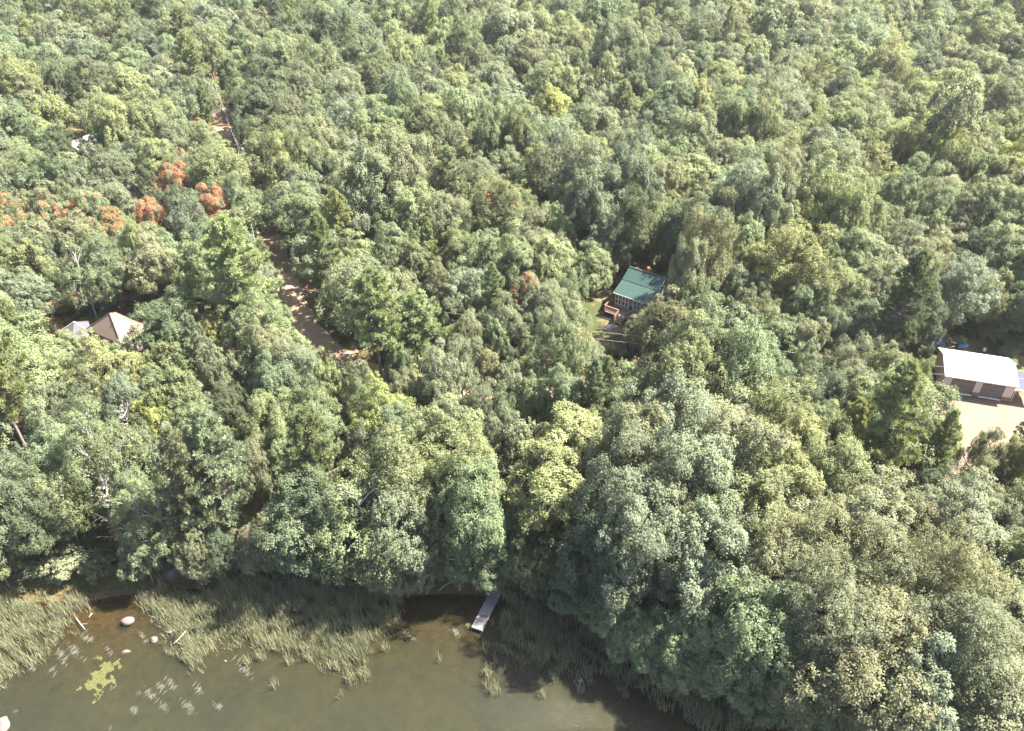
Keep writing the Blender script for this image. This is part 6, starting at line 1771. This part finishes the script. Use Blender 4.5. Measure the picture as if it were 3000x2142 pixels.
def ribbed(name, p0, p1, x0, x1, m, parent, pitch=.23, th=.05, rib=.03):
    """roof sheet from p0 (y,z) to p1 with raised ribs running down the slope"""
    b = MB(); d = Vector((0, p1[0]-p0[0], p1[1]-p0[1])); L = d.length; d.normalize(); nrm = Vector((0, -d.z, d.y))
    if nrm.z < 0: nrm = -nrm
    P0 = Vector((0, *p0)); P1 = Vector((0, *p1)); xs = []
    x = x0
    while x < x1-.02: xs.append(x); x += pitch
    top = []
    prof = []
    for x in xs: prof += [(x, 0), (x+.025, rib), (x+.055, rib), (x+.08, 0)]
    prof.append((x1, 0)); n = len(prof); vs = []
    for P in (P0, P1):
        for x, h in prof: vs.append(P+Vector((x, 0, 0))+nrm*h)
    for P in (P0, P1):
        for x, h in (prof[0], prof[-1]): vs.append(P+Vector((x, 0, 0))-nrm*th)
    fs = [(i, i+1, n+i+1, n+i) for i in range(n-1)]+[(2*n, 2*n+1, 2*n+3, 2*n+2)]
    fs += [tuple([2*n]+list(range(n))+[2*n+1]), tuple([2*n+2]+list(range(n, 2*n))+[2*n+3]), (0, n, 2*n+2, 2*n), (n-1, 2*n-1, 2*n+3, 2*n+1)]
    b.add(vs, fs); return b.build(name, m, parent)
ribbed('roof_panel', (-.02, 2.62), (2.33, 3.57), -.08, 5.38, M_GREEN, cab); ribbed('roof_panel', (2.27, 3.60), (4.1, 4.70), -.08, 5.38, M_GREEN, cab)
ribbed('roof_panel', (4.1, 4.70), (6.6, 3.1), -.08, 5.38, M_GREEN, cab)
MB().bar((-.1, 4.1, 4.735), (5.4, 4.1, 4.735), .24, .03).build('ridge_cap', M_GREEN, cab)
MB().bar((-.08, -.045, 2.56), (5.38, -.045, 2.56), .03, .13).build('fascia', M_WHITE, cab)
for x in (5.40,): 
    b = MB(); b.bar((x, -.02, 2.55), (x, 2.3, 3.5), .03, .14); b.bar((x, 2.3, 3.52), (x, 4.1, 4.62), .03, .14); b.bar((x, 4.1, 4.62), (x, 6.6, 3.02), .03, .14); b.build('rake_board', M_WHITE, cab)
deck = MB(); deck.box((1.5, -.8, .4), (3.7, 1.9, .1))
for x in (-.3, 1.5, 3.3):
    for y in (-1.7, -.1): deck.box((x, y, .17), (.1, .1, .38))
deck = deck.build('deck', M_DECKW, cab)
pm = MB().box((0, 0, 0), (3.76, .125, .035)).mesh('plank'); pm.materials.append(M_DECKW)
for i in range(14):
    o = link('plank', pm, deck); o.location = (1.5, -1.72+i*.138, .4705)
def railing(a, c, zf):
    r = MB(); a = Vector(a); c = Vector(c); r.bar(a+Vector((0, 0, .9)), c+Vector((0, 0, .9)), .12, .05); r.bar(a+Vector((0, 0, .12)), c+Vector((0, 0, .12)), .05, .08)
    for p in (a, c): r.box(p+Vector((0, 0, .46)), (.09, .09, .98))
    r = r.build('railing', M_RAIL, cab)
    n = max(2, int((c-a).length/.14)); bm_ = MB().box((0, 0, .5), (.085, .04, .74)).mesh('baluster'); bm_.materials.append(M_RAIL)
    an = math.atan2((c-a).y, (c-a).x)
    for i in range(1, n): o = link('baluster', bm_, r); o.location = a.lerp(c, i/n); o.rotation_euler = (0, 0, an)
    return r
railing((-.3, .1, .49), (-.3, -1.68, .49), 0); railing((-.22, -1.69, .49), (1.82, -1.69, .49), 0); railing((2.85, -1.69, .49), (3.3, -1.69, .49), 0); railing((1.86, -1.76, .47), (1.86, -2.85, .0), 0)
st = MB(); st.bar((1.95, -1.76, .33), (1.95, -2.75, -.05), .05, .16); st.bar((2.78, -1.76, .33), (2.78, -2.75, -.05), .05, .16); st = st.build('stairs', M_DECKW, cab)
for i in range(3): MB().box((2.365, -1.95-i*.3, .37-i*.14), (.8, .28, .045)).build('tread', M_RAIL, st)
M_SLAB = simple('grey_slab', (.17, .16, .15), .85, .15, 2, stain=(.12, .11, .10))
SL = ['stone step slab nearest the cabin stairs', 'second stone step slab below the cabin stairs', 'third stone step slab below the cabin stairs', 'lowest stone step slab on the cabin lawn']
for i in range(4):
    x, y = 2.2-.13*i, -3.2-.46*i; wx_ = 13.6+x*.809+y*.588; wy_ = 90.1-x*.588+y*.809
    o = MB().box((0, 0, 0), (.95, .36, .1)).build('stone_step', M_SLAB); o.location = (wx_, wy_, H(wx_, wy_)+.06); o.rotation_euler = (0, 0, math.radians(-36)+.05*i); tag(o, SL[i], 'step', 'stone steps on the lawn')

# ------------------------------------------------------------------ garage
M_TIN = simple('white_metal_roof', (.34, .32, .305), .6, .06, .6, spec=.15, stain=(.28, .26, .24))
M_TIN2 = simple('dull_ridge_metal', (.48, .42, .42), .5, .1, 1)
M_GW = simple('pinkish_white_wall', (.55, .47, .45), .8, .1, 2); M_BRICK = simple('brown_brick', (.26, .16, .10), .85, .3, 6)
M_GDOOR = simple('taupe_garage_door', (.155, .13, .12), .6, .1, 2); M_DARK = simple('dark_glass', (.03, .03, .035), .2, .1, 2)
gar = empty('garage', (51.2, 71.8, 4.0), 'two door garage with white ribbed metal roof at the sandy drive', 'garage', None, math.atan2(-.28, .96))
gx0, gx1 = -1.15, 6.2
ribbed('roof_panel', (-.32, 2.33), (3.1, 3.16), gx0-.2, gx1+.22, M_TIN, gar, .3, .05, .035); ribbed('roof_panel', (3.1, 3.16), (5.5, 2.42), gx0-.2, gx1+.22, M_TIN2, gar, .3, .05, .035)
MB().bar((gx0-.22, 3.1, 3.2), (gx1+.24, 3.1, 3.2), .3, .03).build('ridge_cap', M_TIN2, gar)
MB().bar((gx0-.2, -.345, 2.27), (gx1+.22, -.345, 2.27), .03, .14).build('fascia', M_GW, gar)
def gprism(x, s): return MB().prism([(x, .14, -.1), (x, 5.2, -.1), (x, 5.2, 2.43), (x, 3.1, 3.06), (x, .14, 2.34)], (.14*s, 0, 0))
gprism(gx0, 1).build('side_wall', M_GW, gar); gprism(gx1, -1).build('side_wall', M_GW, gar)
MB().box(((gx0+gx1)/2, 5.13, 1.15), (gx1-gx0-.3, .14, 2.5)).build('back_wall', M_GW, gar)
MB().box(((gx0+gx1)/2, .07, 2.19), (gx1-gx0, .13, .22)).build('lintel', M_GW, gar)
for a, c in ((gx0, -.33), (2.17, 2.9), (5.25, gx1)):
    MB().box(((a+c)/2, .07, 1.29), (c-a, .14, 1.58)).build('pillar', M_GW, gar)
    MB().box(((a+c)/2, .055, .22), (c-a+.05, .2, .55)).build('brick_base', M_BRICK, gar)
for a, c in ((-.33, 2.17), (2.9, 5.25)):
    d = empty('garage_door', (0, 0, 0), None, None); d.parent = gar
    bpy.data.objects.remove(d)
    d = MB().box(((a+c)/2, .155, 1.04), (c-a-.004, .03, 2.08)).build('garage_door', M_GDOOR, gar)
    for i in range(4): MB().box(((a+c)/2, .115, .3+i*.51), (c-a-.03, .05, .49)).build('panel', M_GDOOR, d)
    for s in (.25, .75): MB().box((a+(c-a)*s, .083, 1.86), (.5, .02, .16)).build('window_light', M_DARK, d)
    for s in (-.06, .06): MB().box(((a+c)/2+s, .083, .98), (.05, .03, .16)).build('handle', M_DARK, d)
    MB().box(((a+c)/2, -.06, .03), (c-a, .2, .08)).build('threshold', M_WHITE, d)
M_TARP = simple('navy_tarp', (.016, .022, .05), .45, .2, 1.5); M_STEEL = simple('white_pole', (.7, .68, .68), .5, .05, 2)
sh = empty('tarp_shelter', (58.6, 71.2, 4.0), 'dark navy tarp shelter on white poles at the right garage wall', 'shelter', None, math.atan2(-.28, .96))
MB().prism([(-.9, -1.4, 1.7), (1.6, -1.4, 1.5), (1.6, 1.9, 1.5), (.4, 1.9, 2.2), (-.9, 1.9, 1.9)][:3]+[(1.6, 1.9, 1.75), (-.9, 1.9, 2.0)], (0, 0, .04)).build('tarp', M_TARP, sh)
for x, y, z in ((-.85, -1.35, 1.68), (1.55, -1.35, 1.48), (1.55, 1.85, 1.72), (-.85, 1.85, 1.97)): MB().tube([(x, y, -.1), (x, y, z)], .035, 8).build('pole', M_STEEL, sh)
MB().bar((-.95, -1.45, 1.75), (1.65, -1.45, 1.56), .05, .05).build('edge_bar', M_STEEL, sh)
# odds and ends behind the garage
def heap(loc, d, seed, m, label, name, cat):
    o = boulder(*loc, d, seed, m, label, .4, name); o['category'] = cat; return o
heap((53.91, 81.44, 4.5), (1.9, 1.1, .95), 5, M_TARP, 'dark tarp covered heap behind the garage', 'tarp_heap', 'tarp heap')
heap((56.84, 80.98, 4.3), (.9, .5, .35), 6, simple('blue_tarp', (.05, .12, .24), .5, .2, 2), 'low blue tarp bundle behind the garage roof', 'tarp_bundle', 'tarp')
heap((54.95, 81.83, 4.5), (.45, .3, .2), 8, simple('pale_blue_plastic', (.5, .62, .62), .4, .1, 2), 'pale blue plastic sheet beside the tarp heap', 'plastic_sheet', 'sheet')
heap((55.40, 82.30, 4.6), (.3, .3, .35), 9, simple('orange_plastic', (.75, .2, .04), .5, .1, 2), 'bright orange can behind the dark tarp heap', 'plastic_can', 'can')
bk_ = empty('bucket', (59.19, 80.15, 4.05), 'small white bucket in the shade behind the garage', 'bucket'); b = MB(); b.tube([(0, 0, 0), (0, 0, .38)], [.16, .2], 12); b.build('body', M_WHITE, bk_); b = MB(); b.tube([(-.2, 0, .36), (-.12, 0, .5), (.12, 0, .5), (.2, 0, .36)], .012, 5); b.build('handle', M_DARK, bk_)
for i, (pa, pb, lb) in enumerate([(((52.72, 79.93), (53.71, 80.22)), 0, 'long grey board lying behind the left garage corner'), (((54.21, 80.30), (55.59, 80.60)), 0, 'tan board lying behind the garage roof'), (((55.56, 81.66), (56.05, 81.13)), 0, 'sunlit pale board among the leaves behind the garage')]):
    o = MB().bar((*pa[0], 4.32+.05*i), (*pa[1], 4.4+.05*i), .22, .04).build('board', (M_DEAD, M_RAIL, M_WHITE)[i]); tag(o, lb, 'board')

# ------------------------------------------------------------------ houses among the trees
M_SHING = simple('tan_shingle', (.20, .142, .108), .9, .15, 4, bump=.3); M_GSH = simple('lilac_grey_shingle', (.085, .078, .088), .9, .15, 4, bump=.3); M_DSH = simple('dark_shingle', (.10, .095, .10), .9, .2, 4)
def hip(name, corners, zc, peak, zb, m, parent, mw, over=.35):
    """hipped roof slab over four corners; walls set in under it"""
    c = [Vector((x, y, zc)) for x, y in corners]; pk_ = Vector(peak); b = MB()
    vs = c+[pk_]+[v-Vector((0, 0, .14)) for v in c]
    b.add(vs, [(0, 1, 4), (1, 2, 4), (2, 3, 4), (3, 0, 4), (8, 7, 6, 5), (0, 5, 6, 1), (1, 6, 7, 2), (2, 7, 8, 3), (3, 8, 5, 0)]); r = b.build(name, m, parent)
    ctr = sum(c, Vector())/4; w = MB(); q = [ctr+(v-ctr)*.86 for v in c]
    for i in range(4):
        a, e = q[i], q[(i+1) % 4]; w.add([Vector((a.x, a.y, zb)), Vector((e.x, e.y, zb)), Vector((e.x, e.y, zc-.14)), Vector((a.x, a.y, zc-.14))], [(0, 1, 2, 3)])
    w.build('wall', mw, parent)
    for i in (0, 1):
        a, e = q[i], q[(i+1) % 4]; mid = a.lerp(e, .5); d = (e-a).normalized(); nrm = Vector((d.y, -d.x, 0)); o = MB(); an = math.atan2(d.y, d.x)
        o.box((mid.x+nrm.x*.03, mid.y+nrm.y*.03, zb+(zc-zb)*.6), (1.1, .07, 1.0), an); o = o.build('window', M_WHITE, parent)
        MB().box((mid.x+nrm.x*.07, mid.y+nrm.y*.07, zb+(zc-zb)*.6), (.95, .02, .85), an).build('pane', M_GLASS, o)
    for i in range(4):
        MB().bar(c[i]+Vector((0, 0, .03)), pk_+Vector((0, 0, .03)), .12, .03).build('hip_cap', m, parent)
    return r
hx, hy = -49.5, 82.0
hs = empty('house', (hx, hy, 4.0), 'tan roofed house half hidden among trees with a smaller grey wing', 'house')
L_ = lambda *p: (p[0]-hx, p[1]-hy)
hip('roof', [L_(-53.5, 81.9), L_(-47.6, 78.4), L_(-45.6, 82.2), L_(-51.4, 85.8)], 2.2, (-.2, -.25, 4.6), -.3, M_SHING, hs, M_WALL)
hip('wing_roof', [L_(-57.2, 82.0), L_(-54.4, 79.6), L_(-52.6, 81.4), L_(-54.6, 84.6)], 1.6, (-5.5, .4, 2.9), -.3, M_GSH, hs, M_WALL)
MB().tube([(.5, -1.3, 3.2), (.5, -1.3, 4.1)], .09, 8).build('vent_pipe', M_WHITE, hs)
for a, c in (((-5.5, .4, 2.95), (-7.6, .0, 1.68)), ((-5.5, .4, 2.95), (-3.2, -.5, 1.7))): MB().bar(a, c, .1, .04).build('ridge_trim', M_WHITE, hs)
def gable_house(x, y, rz, w, d, he, hr, mr, mw, name, label, cat, chim=None):
    e = empty(name, (x, y, H(x, y)), label, cat, None, rz)
    MB().prism([(-w/2, -d/2, -.3), (w/2, -d/2, -.3), (w/2, -d/2, he), (0, -d/2, hr), (-w/2, -d/2, he)], (0, d, 0)).build('wall', mw, e)
    for s in (-1, 1):
        a = Vector((s*(w/2+.3), 0, he-.3*(hr-he)/(w/2))); c = Vector((0, 0, hr)); n_ = (Vector((0, 0, 1)) if s > 0 else Vector((0, 0, 1)))
        MB().prism([(a.x, -d/2-.3, a.z+.02), (c.x, -d/2-.3, c.z+.02), (c.x, -d/2-.3, c.z+.12), (a.x, -d/2-.3, a.z+.12)], (0, d+.6, 0)).build('roof_slope', mr, e)
    o = MB().box((0, -d/2-.03, he*.55), (1.2, .06, 1.1)).build('window', M_WHITE, e); MB().box((0, -d/2-.065, he*.55), (1.05, .015, .95)).build('pane', M_GLASS, o)
    o = MB().box((w*.3, -d/2-.03, .95), (.9, .06, 2.0)).build('door', mw, e); MB().box((w*.3+.3, -d/2-.08, .95), (.05, .05, .12)).build('handle', M_DARK, o)
    if chim: MB().box((.6, -.6, hr+.1), (.7, .7, 1.6)).build('chimney', chim, e)
    return e
gable_house(-62.9, 122.5, .5, 6, 7, 2.6, 4.6, M_GSH, M_WALL, 'house', 'grey roofed house with tan chimney glimpsed between the orange maples', 'house', simple('tan_brick', (.45, .30, .2), .9, .2, 5))
gable_house(-80.2, 143.5, -.4, 6, 7, 2.6, 4.4, M_TIN, M_WALL, 'house', 'white roofed house glimpsed through the trees at far left', 'house')
gable_house(-21.6, 116, .3, 4, 5, 2.2, 3.4, simple('pale_pink_roof', (.50, .42, .40), .8, .15, 2), M_WALL, 'shed', 'pale roofed shed almost hidden under the grey green trees', 'shed')

# ------------------------------------------------------------------ poles and wires along the road
M_POLE = simple('pole_wood', (.30, .20, .13), .85, .3, 2, stretch=(1, 1, .3)); M_WIRE = simple('wire', (.75, .72, .68), .5, .05, 2); M_CAN = simple('grey_can', (.5, .52, .53), .5, .08, 2)
def pole(x, y, h, label, can=False, rz=.4):
    e = empty('utility_pole', (x, y, H(x, y)), label, 'utility pole', 'utility poles along the dirt road', rz)
    MB().tube([(0, 0, -.5), (0, 0, h)], [.15, .1], 10).build('pole', M_POLE, e); MB().box((0, 0, h-.5), (1.6, .1, .12)).build('crossarm', M_POLE, e)
    for s in (-.7, .7): MB().tube([(s, 0, h-.44), (s, 0, h-.26)], .05, 8).build('insulator', M_WHITE, e)
    if can: MB().tube([(.32, 0, h-2.0), (.32, 0, h-1.1)], .22, 12).build('transformer', M_CAN, e)
    return Vector((x, y, H(x, y)+h-.25))
A_ = pole(-63.4, 170.2, 8.6, 'orange brown utility pole beyond the sunlit road end'); B_ = pole(-46.8, 130.6, 8.2, 'grey utility pole with a transformer can beside the shaded road', True)
C_ = pole(-31.61, 87.11, 7.0, 'utility pole hidden in the trees left of the road bend'); D_ = pole(25.37, 72.06, 7.4, 'utility pole hidden in the trees between cabin and garage'); E_ = pole(66, 66.5, 7.6, 'utility pole beyond the garage at the right photo edge')
for dx, dz, lb in ((-.65, 0, 'upper'), (0, -1.5, 'lower')):
    b = MB(); O = Vector((dx*.3, dx, dz))
    for a, c in ((A_, B_), (B_, C_), (C_, D_), (D_, E_)):
        n = 10; b.tube([a.lerp(c, i/n)+O-Vector((0, 0, .9*4*(i/n)*(1-i/n))) for i in range(n+1)], .009, 4, False)
    tag(b.build('power_line', M_WIRE), {'upper': 'power wire on the lake facing side of the poles', 'near': 'power wire on the cabin facing side of the poles', 'lower': 'lowest wire strung between the utility poles'}[lb], 'power line', 'overhead wires along the road')
# vehicle under the trees beside the upper road
vx, vy = -41.67, 121.57
van = empty('van', (vx, vy, H(vx, vy)), 'white van parked under the trees beside the upper dirt road', 'van', None, 1.25)
MB().prism([(-2.2, -.85, .35), (2.2, -.85, .35), (2.2, -.85, .95), (1.75, -.85, 1.1), (1.2, -.85, 1.95), (-2.15, -.85, 2.0)], (0, 1.7, 0)).build('body', M_TIN, van)
MB().prism([(1.80, -.72, 1.12), (1.28, -.72, 1.86), (1.31, -.72, 1.88), (1.83, -.72, 1.14)], (0, 1.44, 0)).build('windscreen', M_GLASS, van)
for s in (-1, 1):
    MB().box((.55, s*.855, 1.5), (1.0, .02, .5)).build('side_window', M_GLASS, van); MB().box((2.21, s*.6, .75), (.04, .25, .16)).build('headlight', M_WHITE, van)
    for x in (-1.4, 1.4):
        w = MB().tube([(x, s*.7, .33), (x, s*.9, .33)], .33, 16).build('wheel', M_DARK, van); MB().tube([(x, s*.895, .33), (x, s*.915, .33)], .18, 12).build('rim', M_CAN, w)
MB().box((2.22, 0, .45), (.1, 1.66, .18)).build('bumper', M_DARK, van)

# ------------------------------------------------------------------ summer haze
hb = MB().box((0, 0, 29.5), (10400, 10400, 66))
m, nt, out = mat('haze')
pv = N(nt, 'ShaderNodeVolumePrincipled', Density=.00011); pv.inputs['Color'].default_value = (.95, .96, .98, 1); pv.inputs['Anisotropy'].default_value = .2
nt.links.new(pv.outputs[0], out.inputs['Volume'])
tag(hb.build('haze', m), kind='stuff')
